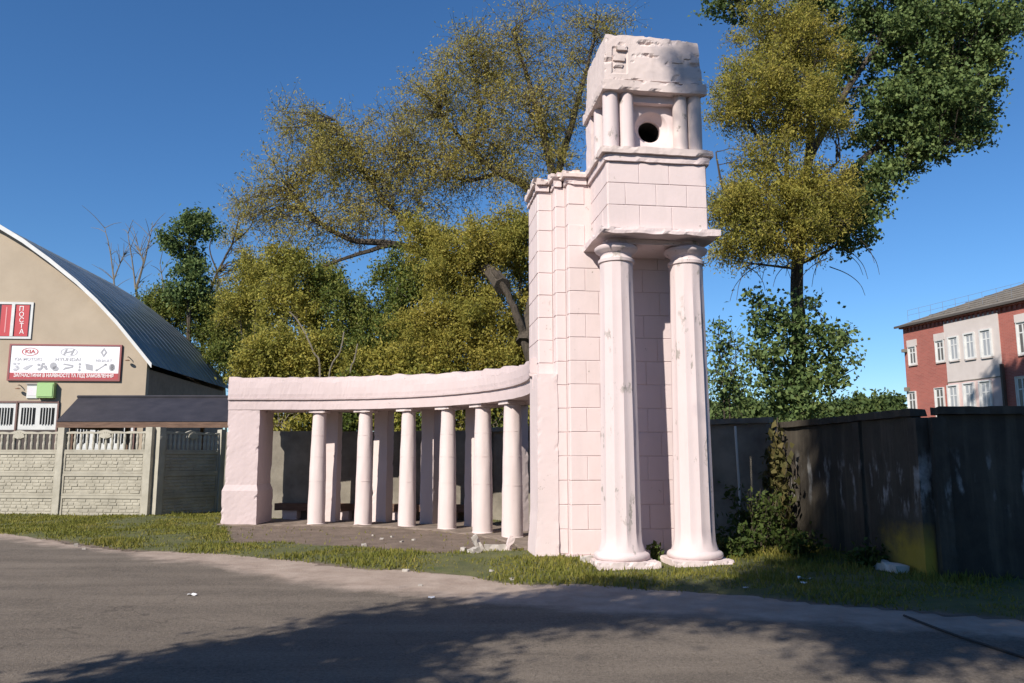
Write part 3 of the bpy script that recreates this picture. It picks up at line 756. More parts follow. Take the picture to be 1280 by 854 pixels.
icon(.065, [disc(-.06,.11,.06,.05), disc(.08,.12,.05,.04), disc(.03,-.0,.06,.05), disc(-.02,-.12,.09,.05), disc(.09,-.06,.04,.06)], GL)
icon(.17, [[(-.2,-.08),(-.05,-.14),(.2,.06),(.12,.08),(-.05,.02)]], GL)
icon(.295, [disc(-.12,.08,.06,.05),disc(.0,.0,.05,.1),disc(.13,.0,.07,.06),disc(-.08,-.1,.08,.05),disc(.18,-.08,.05,.04),disc(.05,.12,.07,.04)])
icon(.405, [disc(-.03,.04,.13,.14,16), disc(.06,-.07,.12,.1,16)])
icon(.53, [[(-.2,.1),(.2,.02),(.2,.08),(-.15,.14)],[(-.2,-.12),(.18,-.02),(.2,.02),(-.1,-.02)]])
icon(.635, [disc(0,.12,.05,.05),disc(0,0,.035,.05),disc(.0,-.12,.05,.05)])
icon(.72, [[(-.15,.15),(.13,.08),(.15,-.14),(-.1,-.09)]])
icon(.83, [[(-.2,-.13),(-.12,-.11),(.2,.11),(.16,.13)],disc(-.17,-.12,.05,.04),disc(.17,.11,.05,.04)])
icon(.925, [disc(0,0,.1,.15,16), disc(.04,.0,.09,.13,16)])
# boxes and lamp under the sign
q0, q1 = bl(50.5,479), bl(70,498)
ub = wall_empty('utility_box', q0.x, q1.z, 'light green utility box under the car parts sign', 'utility box', .004)
wq_, hq_ = q1.x-q0.x, q0.z-q1.z
MB().rbox(0,wq_,-.24,0,0,hq_,.12,.003,.01).build('housing', flat('light green enamel', (.27,.43,.17), .45), ub)
MB().box(.04,wq_-.04,-.262,-.241,.05,hq_-.05).build('door', flat('green enamel', (.30,.47,.20), .45), ub)
q0, q1 = bl(35,481), bl(47.5,498)
nb_ = wall_empty('notice_board', q0.x, q1.z, 'small white notice box left of the green utility box', 'notice', .004)
MB().box(0,q1.x-q0.x,-.05,0,0,q0.z-q1.z).build('panel', 'trim', nb_)
MB().box(.05,q1.x-q0.x-.05,-.056,-.0505,.1,q0.z-q1.z-.12).build('notice', flat('notice paper', (.6,.56,.6), .7), nb_)
MB().box(-.03,q1.x-q0.x+.03,-.1,0,q0.z-q1.z+.004,q0.z-q1.z+.05).build('hood', flat('hood', (.3,.28,.26), .6), nb_)
for k, (u, v, lb) in enumerate(((26,483,'small wall lamp below the left end of the car parts sign'),(162,448,'small wall lamp right of the car parts sign'))):
    q = bl(u,v); wlm = wall_empty('wall_lamp', q.x, q.z, lb, 'lamp', .002)
    MB().tube([(0,.0,.02),(0,-.16,.05),(0,-.2,.02)],.018,6).build('arm', flat('lamp metal',(.25,.2,.16),.5), wlm)
    MB().lathe([(.03,-.09+.02),(.10,-.13+.02),(.09,-.145+.02),(.02,-.06)][:3], 12, (0,-.2)).build('lamp_shade', flat('lamp shade',(.30,.18,.12),.5), wlm)
# gates with barred glazing
def gate(u0, u1, vt, name='gate_door', nleaf=2, z0=-.02, low=True):
    a = bl(u0,vt); b = bl(u1,vt); W_ = b.x-a.x; top = a.z
    mb = MB(); lw = W_/nleaf
    gb = MB().box(a.x, b.x, -.05, .0, top-1.06, top).build(name, 'trim', barn)
    if low: MB().box(a.x, b.x, -.045, .0, z0, top-1.062).build('lower_leaf', flat('dark brown sheet',(.05,.035,.03),.6), gb)  # dark brown filling below the glazed part
    else: MB().box(a.x, b.x, -.045, .0, z0, top-1.062).build('lower_leaf', 'trim', gb)
    gb['label'] = 'white metal gate with barred glazing'
    fb = MB(); fb.box(a.x-.05,b.x+.05,-.085,-.052,top,top+.07); fb.box(b.x+.003,b.x+.06,-.08,-.0,z0,top); fb.build('frame', flat('gate frame',(.16,.09,.08),.6), gb)
    for k in range(nleaf):
        x0 = a.x+lw*k+lw*.13; x1 = a.x+lw*(k+1)-lw*.13
        gl = MB().box(x0,x1,-.058,-.0505,top-.85,top-.2).build('pane', flat('dark pane',(.02,.02,.022),.12), gb)
        for j in range(1,5):
            xx = x0+(x1-x0)*(j)/5; MB().box(xx-.013,xx+.013,-.085,-.0585,top-.87,top-.18).build('bar', 'trim', gb)
gate(-26,21.5,503.5); gate(25.5,73,503.5)
gate(92,168,527,'gate_door',3,low=False)

# canopy shed in front of the warehouse
cE0, cE1 = P(70,527,26.2), P(300,531,26.2); cR = P(98,497,28.3)
cs_ = empty('canopy_shed', (-11.5,27.8,0), 0, 'open shed with dark blue grey hipped roof behind the precast fence', 'shed')
xe0, xe1, ze = cE0.x, -8.45, cE0.z; xr0, xr1, zr = cR.x, -9.1, cR.z
M['slate'] = noisy('dark sheet roof', (.018,.017,.024), (.034,.031,.04), 2, .6, .2, .01)
sh_ = (-11.5,27.8,0)
y0,y1,y2 = 26.2,28.3,30.6
rf = MB().add([(xe0,y0,ze),(xe1,y0,ze),(xr1,y1,zr),(xr0,y1,zr),(xe0,y2,ze),(xe1,y2,ze)],[(0,1,2,3),(3,2,5,4),(0,3,4),(1,5,2),(0,4,5,1)]).build('roof', 'slate', cs_, shift=sh_)
MB().tube([(xr0-.03,y1,zr+.03),(xr1,y1,zr+.03)],.05,6).build('ridge_cap','slate',rf,shift=sh_)
MB().rbox(xe0+.02,xe1-.02,y0+.02,y0+.06,ze-.20,ze-.008,.4,.003,.0).build('fascia','plank',cs_,shift=sh_)
MB().rbox(xe0+.06,xe0+.10,y0+.061,y2-.06,ze-.20,ze-.008,.4,.003,.0).build('fascia','plank',cs_,shift=sh_)
for x in (xe0+.4,(xe0+xe1)/2,xe1-.4):
    for y in (y0+.3,y2-.3): MB().box(x-.06,x+.06,y-.06,y+.06,-.1,ze-.004).build('post','plank',cs_,shift=sh_)

# ------------------------------------------------------------------ red brick building
d_ = Vector((-.235,.972,0)).normalized()           # along the facade, away from the viewer
far = P(1128,405,46.); eaveZ = far.z
RO = Vector((far.x,far.y,0)) - d_*26               # origin = near end, local x runs to the far corner
rang = math.atan2(d_.y,d_.x)
red = empty('brick_building', RO, rang, 'two storey red brick building with grey roof and plastered middle bay', 'building')
rn = Vector((-d_.y,d_.x,0)); rn = rn if rn.x < 0 else -rn  # facade normal towards the left
def rl(u, v):
    q = hit(u, v, RO, rn) - RO; return q.dot(d_), q.z
M['brickred'] = None
def brick_mat():
    m, n, l, bs = nodes('red brick'); tc = n.new('ShaderNodeTexCoord')
    mp = n.new('ShaderNodeMapping'); mp.inputs['Rotation'].default_value = (math.pi/2,0,0); l.new(tc.outputs['Object'], mp.inputs[0])
    b = n.new('ShaderNodeTexBrick'); l.new(mp.outputs[0], b.inputs[0]); b.inputs['Scale'].default_value = 1
    b.inputs['Brick Width'].default_value = .26; b.inputs['Row Height'].default_value = .075; b.inputs['Mortar Size'].default_value = .008
    b.inputs['Color1'].default_value = (.33,.092,.072,1); b.inputs['Color2'].default_value = (.26,.07,.057,1); b.inputs['Mortar'].default_value = (.30,.16,.13,1)
    t = tex(n, l, .7, 5); l.new(mix(n, l, maprange(n, l, t, .4, .7, 0, .4), b.outputs[0], (.40,.13,.10)), bs.inputs['Base Color'])
    bs.inputs['Roughness'].default_value = .9; return m
M['brickred'] = brick_mat()
M['plaster'] = noisy('pinkish plaster', (.46,.405,.385), (.53,.475,.455), 1.2, .9, .15, .005)
M['asbestos'] = noisy('grey roof', (.11,.095,.08), (.20,.175,.145), 1.5, .9, .4, .02, sc=(1,4,4))
# local frame: x along d_, y = left-hand normal of d_ ; facade normal sign
fy = 1 if Vector((-d_.y,d_.x,0)).dot(rn) > 0 else -1
def rb(mb, name, mat, parent=None):
    if fy < 0: return mb.build(name, mat, parent or red)
    mb.v = [(x,-y,z) for x,y,z in mb.v]; mb.f = [tuple(reversed(f)) for f in mb.f]; return mb.build(name, mat, parent or red)
# in this frame the facade is y=0 and outside is y<0 before rb flips it
Lf = 26.; DP = 11.
rb(MB().box(0,Lf,.0,DP,-.1,eaveZ-.15), 'wall', 'brickred')
x0, _ = rl(1252.5,450); x1, _ = rl(1183.5,450)
zsplit = rl(1218,474)[1]
rb(MB().box(x0,x1,-.05,-.003,zsplit,eaveZ-.42), 'plaster_panel', 'plaster')
M['plaster2'] = noisy('rosy plaster', (.50,.35,.33), (.58,.47,.45), .8, .9, .15, .005)
rb(MB().box(x0,x1,-.045,-.003,-.1,zsplit-.05), 'plaster_panel', 'plaster2')
rb(MB().box(x0-.02,x1+.02,-.08,-.003,zsplit-.046,zsplit-.004), 'string_course', 'concrete')
def rwin(uc, vt, vb, wpx, bay, lintel=False):
    xa, zt = rl(uc+wpx/2, vt); xb, zb = rl(uc-wpx/2, vb); y = -.05 if bay else 0.
    zt = rl(uc,vt)[1]; zb = rl(uc,vb)[1]
    f = MB(); fw = .09
    f.box(xa,xb,y-.03,y-.002,zb,zb+fw); f.box(xa,xb,y-.03,y-.002,zt-fw,zt); f.box(xa,xa+fw,y-.03,y-.002,zb+fw,zt-fw); f.box(xb-fw,xb,y-.03,y-.002,zb+fw,zt-fw)
    xm = xa+(xb-xa)*.5; f.box(xm-.035,xm+.035,y-.028,y-.002,zb+fw,zt-fw)
    zm = zb+(zt-zb)*.68; f.box(xa+fw,xm-.036,y-.027,y-.002,zm-.03,zm+.03); f.box(xm+.036,xb-fw,y-.027,y-.002,zm-.03,zm+.03)
    o = rb(f, 'window', 'trim')
    rb(MB().box(xa+fw*.5,xb-fw*.5,y-.013,y-.004,zb+fw*.5,zt-fw*.5), 'pane', flat('far pane',(.30,.31,.33) if bay else (.10,.09,.08),.2), o)
    rb(MB().box(xa-.05,xb+.05,y-.08,y-.004,zb-.07,zb-.002), 'sill', 'plaster', o)
    # reveal: jambs stand proud round the opening
    e = .07 if bay else .03
    rv = MB().box(xa-e,xa-.002,y-.10,y-.002,zb,zt+e); rv.box(xb+.002,xb+e,y-.10,y-.002,zb,zt+e); rv.box(xa-.001,xb+.001,y-.10,y-.002,zt+.002,zt+e)
    rb(rv, 'surround', 'trim', o)
    if lintel: rb(MB().box(xa-.10,xb+.10,y-.07,y-.003,zt+.045,zt+.42), 'lintel', 'plaster', o)
zz = lambda u: None
def up(u): return (lerp(u,[1141,1235,1300],[434,413,398]), lerp(u,[1141,1235,1300],[456,446.5,441]))
def lo(u): return (lerp(u,[1141,1235,1300],[490,477,468]), lerp(u,[1141,1235,1300],[522,518,520]))
for u, bay in ((1141.4,0),(1176,0),(1194,1),(1214,1),(1234.6,1),(1280,0),(1301,0)):
    rwin(u, *up(u), 7.2 + (u-1141)*.02, bay, not bay); rwin(u, *lo(u), 7.2 + (u-1141)*.02, bay)
# corbelled cornice
dn = MB(); x = .1
while x < Lf-.1:
    dn.box(x,x+.14,-.085,-.052,eaveZ-.52,eaveZ-.32); x += .30
rb(dn, 'dentils', 'brickred')['kind'] = 'stuff'
rb(MB().box(-.1,Lf+.1,-.20,-.001,eaveZ-.318,eaveZ-.152), 'cornice', 'brickred')
rd = MB(); ov = .30; zr = eaveZ+2.3
rd.add([(-.5,-ov,eaveZ-.15),(Lf+.3,-ov,eaveZ-.15),(Lf-7.,DP/2,zr),(-.5,DP/2,zr),(-.5,DP+ov,eaveZ-.15),(Lf+.3,DP+ov,eaveZ-.15)],[(0,1,2,3),(3,2,5,4),(0,3,4),(1,5,2),(0,4,5,1)])
rf = rb(rd, 'roof', 'asbestos')
rb(MB().box(-.5,Lf+.32,-ov-.05,-ov+.03,eaveZ-.26,eaveZ-.14), 'eaves_board', flat('eaves board',(.07,.06,.055),.8), rf)
for k in range(9):
    z = eaveZ-.15+(zr-eaveZ+.15)*(k+1)/10; y = -ov+(DP/2+ov)*(k+1)/10
    rb(MB().box(-.5,Lf+.3-7.3*(k+1)/10,y-.02,y+.03,z+.005,z+.03), 'sheet_edge', 'asbestos', rf)
rl_ = MB()
for k in range(14): rl_.tube([(Lf-12+k*.9,.15,eaveZ+.1),(Lf-12+k*.9,.15,eaveZ+.75)],.009,4)
for h in (.45,.74): rl_.tube([(Lf-12,.15,eaveZ+h),(Lf-.3,.15,eaveZ+h)],.009,4)
rb(rl_, 'roof_railing', flat('rail',(.25,.27,.30),.6,.4), rf)
xp, zp = rl(1255,455)
rb(MB().rbox(xp-.06,xp+.06,-.22,-.06,-.1,zp,.3,.004,.01), 'downpipe', flat('rusty pipe',(.07,.05,.04),.8))
xp, _ = rl(1131,440)
rb(MB().box(Lf-.25,Lf-.05,-.25,-.001,rl(1131,441)[1],rl(1131,437)[1]), 'bracket', 'concrete'); rb(MB().box(Lf-.25,Lf-.05,-.25,-.001,rl(1131,490)[1],rl(1131,485)[1]), 'bracket', 'concrete')

# ------------------------------------------------------------------ vegetation
def quad_mesh(name, V, mat, parent, n_per=4):
    """V: (N,4,3) array of leaf rhombi"""
    n = len(V); me = bpy.data.meshes.new(name)
    me.vertices.add(n*n_per); me.vertices.foreach_set('co', V.astype(np.float32).ravel())
    me.loops.add(n*n_per); me.loops.foreach_set('vertex_index', np.arange(n*n_per, dtype=np.int32))
    me.polygons.add(n); me.polygons.foreach_set('loop_start', np.arange(0,n*n_per,n_per,dtype=np.int32))
    me.polygons.foreach_set('loop_total', np.full(n,n_per,dtype=np.int32))
    me.materials.append(mat); me.update(calc_edges=True)
    o = bpy.data.objects.new(name, me); COL.objects.link(o)
    if parent: o.parent = parent
    return o
def leaves(C, ln, wd, r, droop=.3, spread=.35):
    n = len(C); d = r.normal(size=(n,3)); d[:,2] -= droop*1.6; d /= np.linalg.norm(d,axis=1)[:,None]
    h = r.normal(size=(n,3)); h[:,2] += .6; s = np.cross(d,h); s /= np.linalg.norm(s,axis=1)[:,None]+1e-9
    L = ln*r.uniform(1-spread,1+spread,size=(n,1)); Wd = wd*r.uniform(1-spread,1+spread,size=(n,1))
    up = np.cross(s,d)*Wd*.25
    return np.stack([C-d*L*.5, C+s*Wd*.5+up, C+d*L*.5, C-s*Wd*.5+up],axis=1)
def catmull(pts, k=5):
    pts = [Vector(p) for p in pts]; out = []
    for i in range(len(pts)-1):
        p0 = pts[max(i-1,0)]; p1 = pts[i]; p2 = pts[i+1]; p3 = pts[min(i+2,len(pts)-1)]
        for j in range(k):
            t = j/k; out.append(.5*((2*p1)+(-p0+p2)*t+(2*p0-5*p1+4*p2-p3)*t*t+(-p0+3*p1-3*p2+p3)*t**3))
    out.append(pts[-1]); return out
def tree(name, label, cat, limbs, blobs, leaf, mat, bark='bark', seed=0, group=None, twig=True, fine=3, droop=.3, finelen=.6, sigma=.22, along=.5, shell=.45, mul=1., cmul=1.):
    """limbs: (points, r0, r1). blobs: (centre, (rx,ry,rz), clusters, leaves per cluster). Trunk with limbs and twigs, crown of single leaves"""
    r = np.random.default_rng(seed); rr = random.Random(seed)
    base = Vector(limbs[0][0][0]); root = empty(name, base, 0, label, cat, group)
    wood = MB(); sam = []
    for pts, r0, r1 in limbs:
        c = catmull(pts); n = len(c)
        c = [p + Vector((rr.uniform(-1,1),rr.uniform(-1,1),rr.uniform(-.5,.5)))*(r0*.13 if 0 < i < n-1 else 0) for i,p in enumerate(c)]
        rad = [r0+(r1-r0)*(i/(n-1))**.8 for i in range(n)]; wood.tube(c, rad, 8 if r0 > .12 else 5)
        sam += [(p.x,p.y,p.z) for p in c[1:]]
    sam = np.array(sam); pts_l = []
    for c, rad, ncl, nl in blobs:
        ncl = max(1, int(ncl*cmul)); nl = int(nl*mul)
        c = np.array(c); rad = np.array(rad)
        for k in range(ncl):
            d = r.normal(size=3); d /= np.linalg.norm(d); q = c + d*rad*(r.uniform()**shell)
            dist = np.linalg.norm(sam-q,axis=1) + .7*np.maximum(0, sam[:,2]-q[2])
            st = sam[int(np.argmin(dist+r.uniform(0,.5,size=len(dist))))]
            L = np.linalg.norm(q-st); mid = (st+q)/2 + np.array([0,0,L*.10]) + r.normal(size=3)*L*.06
            if twig and L > .15:
                tp = [Vector(st), Vector(st*.55+mid*.45+r.normal(size=3)*L*.03), Vector(mid), Vector(mid*.4+q*.6+r.normal(size=3)*L*.04), Vector(q)]
                w0 = min(.045,.010+.009*L); wood.tube(tp, [w0,w0*.8,w0*.6,w0*.4,.006], 4)
            out = (q-c)/rad; ends = []
            for j in range(fine):
                dd = r.normal(size=3)*.8 + out*.9; dd[2] += .25 - droop*.8; dd /= np.linalg.norm(dd)
                e = q + dd*finelen*r.uniform(.5,1.2); e2 = (q+e)/2 + r.normal(size=3)*.05
                if twig: wood.tube([Vector(q),Vector(e2),Vector(e)],[.008,.006,.003],3)
                ends.append((q,e))
            nf = int(nl*along) if fine else 0
            if nf:
                k_ = r.integers(0,fine,nf); t = r.uniform(.1,1.,nf)[:,None]
                A_ = np.array([e[0] for e in ends])[k_]; B_ = np.array([e[1] for e in ends])[k_]
                pts_l.append(A_+(B_-A_)*t + r.normal(size=(nf,3))*sigma*.35)
            pts_l.append(q + r.normal(size=(nl-nf,3))*sigma)
    wood.build('trunk', bark, root, shift=base)
    if pts_l:
        C = np.concatenate(pts_l); V = leaves(C, leaf[0], leaf[1], r, droop) - np.array(base)
        quad_mesh('crown', V, mat, root)
    return root
LG = leafmat('willow leaf autumn', [(.15,(.19,.185,.055)),(.45,(.33,.29,.075)),(.75,(.46,.375,.10)),(.95,(.55,.42,.16))], .52)
LH = leafmat('willow leaf green gold', [(.15,(.14,.16,.036)),(.5,(.30,.28,.06)),(.8,(.43,.355,.08)),(.95,(.50,.39,.11))], .48)
LD = leafmat('poplar leaf', [(.15,(.05,.08,.03)),(.5,(.10,.15,.05)),(.8,(.17,.215,.07)),(.95,(.28,.29,.10))], .3)
LM = leafmat('thicket leaf', [(.15,(.05,.08,.02)),(.5,(.115,.15,.034)),(.8,(.22,.22,.05)),(.95,(.32,.27,.07))], .35)
LO = leafmat('thicket leaf yellowing', [(.15,(.12,.14,.03)),(.5,(.27,.26,.055)),(.8,(.40,.335,.07)),(.95,(.48,.37,.09))], .4)
LF = leafmat('distant leaf', [(.2,(0.042,0.072,0.024)),(.6,(0.084,0.120,0.036)),(.9,(0.144,0.168,0.054))], .3)
def B(u, v, Y, ru, rv, dep, ncl, nl):
    return (tuple(P(u,v,Y)), (ru*Y/1000, dep, rv*Y/1000), ncl, nl)
def Q(*a): return [tuple(P(*x)) for x in a]
def foot_(u, Y, dz=-.15): p = P(u,572,Y); return (p.x, Y, dz)

# the big willow behind the colonnade
tree('willow_tree', 'large yellowing willow with spreading crown above the colonnade and left of the tower', 'tree',
  [([foot_(674,23.2)]+Q((666,470,23.2),(657,430,23.2),(645,392,23.1),(628,355,23.1),(616,336,23.1)), .19,.07),
   (Q((657,430,23.2),(676,350,24.6),(688,290,26.2),(665,240,27),(625,215,27.2),(590,190,27.4),(550,140,27.6)), .30,.05),
   (Q((688,290,26.8),(690,220,27),(672,140,27),(650,70,27.2),(640,40,27.2)), .2,.03),
   (Q((690,240,27),(716,150,27.4),(735,80,27.6),(750,20,28)), .16,.03),
   (Q((628,358,23.1),(603,335,24.6),(540,318,26.8),(490,305,27),(440,300,27.2),(395,275,27.4),(360,235,27.5)), .26,.04),
   (Q((560,320,26.7),(520,290,27.2),(480,250,27.4),(440,190,27.6),(420,150,27.8)), .14,.03),
   (Q((490,305,27),(440,320,27),(400,335,27),(370,350,27)), .10,.02),
   (Q((625,215,27.2),(580,225,27),(530,200,27),(480,190,27)), .10,.02),
   (Q((590,190,27.4),(600,130,27.6),(590,70,27.8)), .09,.02)],
  [B(600,95,27.5,70,55,1.9,75,75), B(545,130,27.5,45,38,1.5,40,80), B(640,65,27.3,45,35,1.5,32,60), B(560,180,27.3,75,35,1.7,65,85),
   B(650,160,27.2,60,60,1.8,70,75), B(700,120,27.5,45,75,1.7,65,60), B(742,40,27.8,48,36,1.5,42,50), B(690,215,27,38,34,1.3,30,75),
   B(395,175,27.6,42,40,1.4,44,80), B(425,215,27.5,45,38,1.5,45,85), B(352,235,27.5,38,34,1.3,34,75), B(470,215,27.4,45,40,1.5,45,65),
   B(400,275,27.3,70,34,1.5,55,70), B(480,270,27.1,55,26,1.3,34,60), B(530,235,27.2,55,34,1.4,38,55), B(330,275,27.5,24,20,1.,14,50),
   B(615,215,27,60,24,1.3,34,75), B(365,155,27.6,22,20,.9,14,50), B(600,50,27.6,40,25,1.2,20,40), B(500,190,27.5,40,40,1.3,30,45), B(560,225,27.2,50,26,1.2,24,45), B(315,250,27.6,26,24,1.,16,50), B(440,165,27.6,26,30,1.,16,50), B(665,30,27.4,40,26,1.2,16,36), B(500,150,27.5,26,24,1.,14,45)],
  (.115,.038), LG, seed=11, fine=5, droop=.35, finelen=1.0, sigma=.30, along=.75, mul=1.25)
# leafy suckers wrapped round the willow trunk
tree('willow_bush', 'dense yellow green willow growth just left of the tower above the colonnade', 'bush',
  [([foot_(620,24.6)]+Q((620,480,24.6),(615,380,24.6),(600,300,24.6)), .10,.02), ([foot_(580,24.8)]+Q((575,460,24.8),(565,380,24.8),(560,330,24.8)), .08,.02), ([foot_(655,24.8)]+Q((652,450,24.8),(650,350,24.8),(645,290,24.8)), .09,.02)],
  [B(615,310,24.6,52,40,1.1,60,170), B(560,330,24.8,42,46,1.1,50,170), B(650,300,24.9,26,36,1.,34,170), B(585,390,24.5,60,46,1.2,75,180), B(640,430,24.6,40,50,1.1,52,170),
   B(540,420,24.6,52,46,1.2,56,170), B(600,450,24.3,70,30,1.,56,170), B(535,295,25.2,28,26,.9,22,150), B(660,360,25.2,22,44,.9,26,130)],
  (.10,.042), LH, mul=1.5, seed=12, fine=3, droop=.35, finelen=.45, sigma=.24)
thick = [
 ('thicket_tree','dark green bushy tree in the thicket left of the willow bush',LM,[(490,26.5)],[B(505,355,26.5,38,38,1.2,38,190),B(485,410,26.3,46,40,1.3,44,190),B(510,440,26.,42,30,1.,30,180)],21),
 ('thicket_tree','tall yellowing thicket tree with slim stems above the middle of the colonnade',LO,[(415,27),(428,27)],[B(365,350,27,32,34,1.2,30,140),B(345,385,27.2,24,28,1.,20,140),B(388,390,26.8,28,28,1.,20,140),B(358,326,27,22,18,.8,14,120)],22),
 ('thicket_tree','low leafy thicket tree above the third column of the colonnade',LM,[(440,26.6)],[B(428,395,26.6,34,32,1.1,28,170),B(440,445,26.2,46,26,1.1,34,180),B(405,360,27,20,24,.9,14,150)],23),
 ('thicket_bush','yellow green bush above the left end of the colonnade',LO,[(345,25.6)],[B(352,442,25.6,48,34,1.1,50,190),B(322,455,25.4,28,24,1.,26,180),B(395,450,25.4,44,28,1.,40,180)],24),
 ('thicket_bush','dark green bush between the curved warehouse roof and the colonnade',LM,[(285,45)],[B(280,420,45,34,36,1.8,50,160),B(305,400,45,32,44,1.8,50,160),B(300,450,44,36,26,1.6,40,150)],25),
 ('thicket_bush','green bush rising just behind the warehouse roof',LM,[(220,46)],[B(225,385,46,42,22,2.,44,150),B(190,385,46,22,14,1.5,20,140),B(265,395,45,36,30,1.8,40,150)],26),
 ('thicket_bush','broad yellow bush standing behind the middle of the colonnade',LO,[(470,25.2)],[B(470,462,25.2,56,24,.9,48,180),B(540,470,24.6,44,20,.8,36,170)],27),
 ('thicket_tree','rounded yellow green tree rising behind the dark thicket left of the willow limb',LO,[(320,34)],[B(320,350,34,32,36,1.5,40,150),B(300,385,34,30,34,1.4,36,150),B(405,350,35,30,26,1.4,24,120)],28),
]
for nm, lb, mt, stems, bl_, sd in thick:
    lim = []
    for (u, Y) in stems:
        top = min((x[0][2]-x[1][2]*.2) for x in bl_); f = Vector(foot_(u,Y))
        for x in bl_:
            c = Vector(x[0]); lim.append(([tuple(f), tuple(f.lerp(c,.35)+Vector((0,0,.5))), tuple(f.lerp(c,.75)), tuple(c)], .075, .02))
    s_ = 1.35 if stems[0][1] > 40 else 1.
    tree(nm, lb, 'bush' if 'bush' in nm else 'tree', lim, bl_, (.115*s_,.055*s_), mt, 'barkpale', mul=1.3, seed=sd, group='thicket behind the colonnade', fine=3, finelen=.5*s_, sigma=.26*s_, droop=.25)
# pale bare stems showing in the thicket
for k, (pts, r_, lb) in enumerate((
   (((400,470,24.2),(392,440,24.2),(375,405,24.3),(362,390,24.3)),.035,'pale leaning bare stem in the thicket above the second column'),
   (((410,478,24.1),(425,440,24.1),(430,415,24.2)),.026,'short pale upright stem in the thicket right of the leaning bare stem'),
   (((437,478,24.0),(443,450,24.0),(447,430,24.1)),.024,'pale crooked stem in the thicket above the third column'))):
    p0 = P(*pts[0]); tr = tree('bare_sapling', lb, 'sapling', [([ (p0.x,p0.y,-.1)]+Q(*pts), r_, .02)], [], (.1,.05), LM, 'barkpale', seed=60+k, group='bare stems in the thicket')
for k, (u, Y, lb) in enumerate(((350,23.6,'low hedge plant seen through the first bay of the colonnade'),(425,23.4,'low hedge plant seen between the first two columns'),(480,23.2,'low hedge plant seen between the second and third columns'),(535,23,'low hedge plant seen between the third and fourth columns'),(582,22.8,'low hedge plant seen between the fourth and fifth columns'),(622,22.6,'low hedge plant seen between the fifth and sixth columns'),(660,22.6,'low hedge plant seen beside the tower through the last bay'))):
    f = Vector(foot_(u,Y)); tree('hedge_plant', lb, 'hedge', [([tuple(f),tuple(f+Vector((.1,0,1.2))),tuple(f+Vector((-.1,.1,2.6)))],.05,.02)],
      [((f.x,Y+.3,1.4),(1.0,.6,1.2),26,150),((f.x+.2,Y+.4,2.9),(1.0,.6,.9),26,160)], (.14,.07), LM if k % 2 else LO, 'barkpale', seed=90+k, group='hedge behind the back fence', fine=3, finelen=.4, sigma=.26)
# slim dark tree and bare ones by the warehouse
tree('slim_tree', 'slim dark green tree standing behind the warehouse roof', 'tree', [([foot_(236,44)]+Q((236,400,44),(234,340,44),(238,275,44)),.2,.04)],
  [B(244,280,44,24,14,1.2,15,120),B(222,302,44,16,10,1.,9,120),B(236,326,44,18,22,1.1,15,120),B(232,365,44,22,16,1.2,13,120),B(252,345,44,11,13,.8,6,110),B(262,290,44,12,8,.8,5,90)], (.2,.12), LD, seed=31, fine=3, sigma=.30, finelen=.6)
def bare(name, label, limbs, seed, tw=26, wid=1.):
    r = random.Random(seed); L2 = list(limbs)
    for pts, r0, r1 in limbs:
        c = catmull(pts)
        for k in range(tw):
            i = r.randint(len(c)//3, len(c)-1); p = c[i]; q = p + Vector((r.uniform(-1,1),r.uniform(-.6,.6),r.uniform(.3,1.2)))*r.uniform(.4,1.5)*wid
            L2.append(([tuple(p), tuple(p.lerp(q,.5)+Vector((0,0,.08))), tuple(q)], .025*wid, .008))
    return tree(name, label, 'tree', L2, [], (.1,.05), LM, 'barkpale', seed=seed, group='bare trees by the warehouse')
bare('bare_tree', 'leftmost leafless tree rising above the warehouse roof', [([foot_(146,48)]+Q((144,400,48),(140,330,48),(131,285,48)),.10,.02),(Q((142,350,48),(150,330,48),(155,318,48)),.05,.02)], 41, 14)
bare('bare_tree', 'forked leafless tree between the leftmost bare tree and the slim green tree', [([foot_(175,47)]+Q((172,400,47),(168,350,47),(160,292,47)),.13,.02),(Q((170,362,47),(182,320,47),(190,285,47)),.09,.02),(Q((180,330,47),(172,305,47)),.05,.02)], 42, 16)
bare('bare_tree', 'short leafless stem just left of the slim green tree', [([foot_(205,45)]+Q((204,400,45),(205,365,45),(200,330,45)),.09,.02)], 43, 12)
tree('leaning_tree', 'leaning half bare tree with sparse yellow leaves right of the slim green tree', 'tree',
  [([foot_(250,48)]+Q((254,420,48),(258,380,48),(272,340,48),(290,305,48),(298,275,48)),.16,.04),(Q((272,340,48),(262,310,48),(272,280,48)),.06,.02),(Q((290,305,48),(312,285,48),(320,262,48)),.06,.02)],
  [B(290,290,48,24,26,1.,22,40),B(310,330,47,26,24,1.,20,60),B(275,360,48,22,22,1.,16,60),B(300,255,48,16,16,.8,9,24)], (.18,.06), LG, 'bark', seed=44, fine=4, finelen=.9)
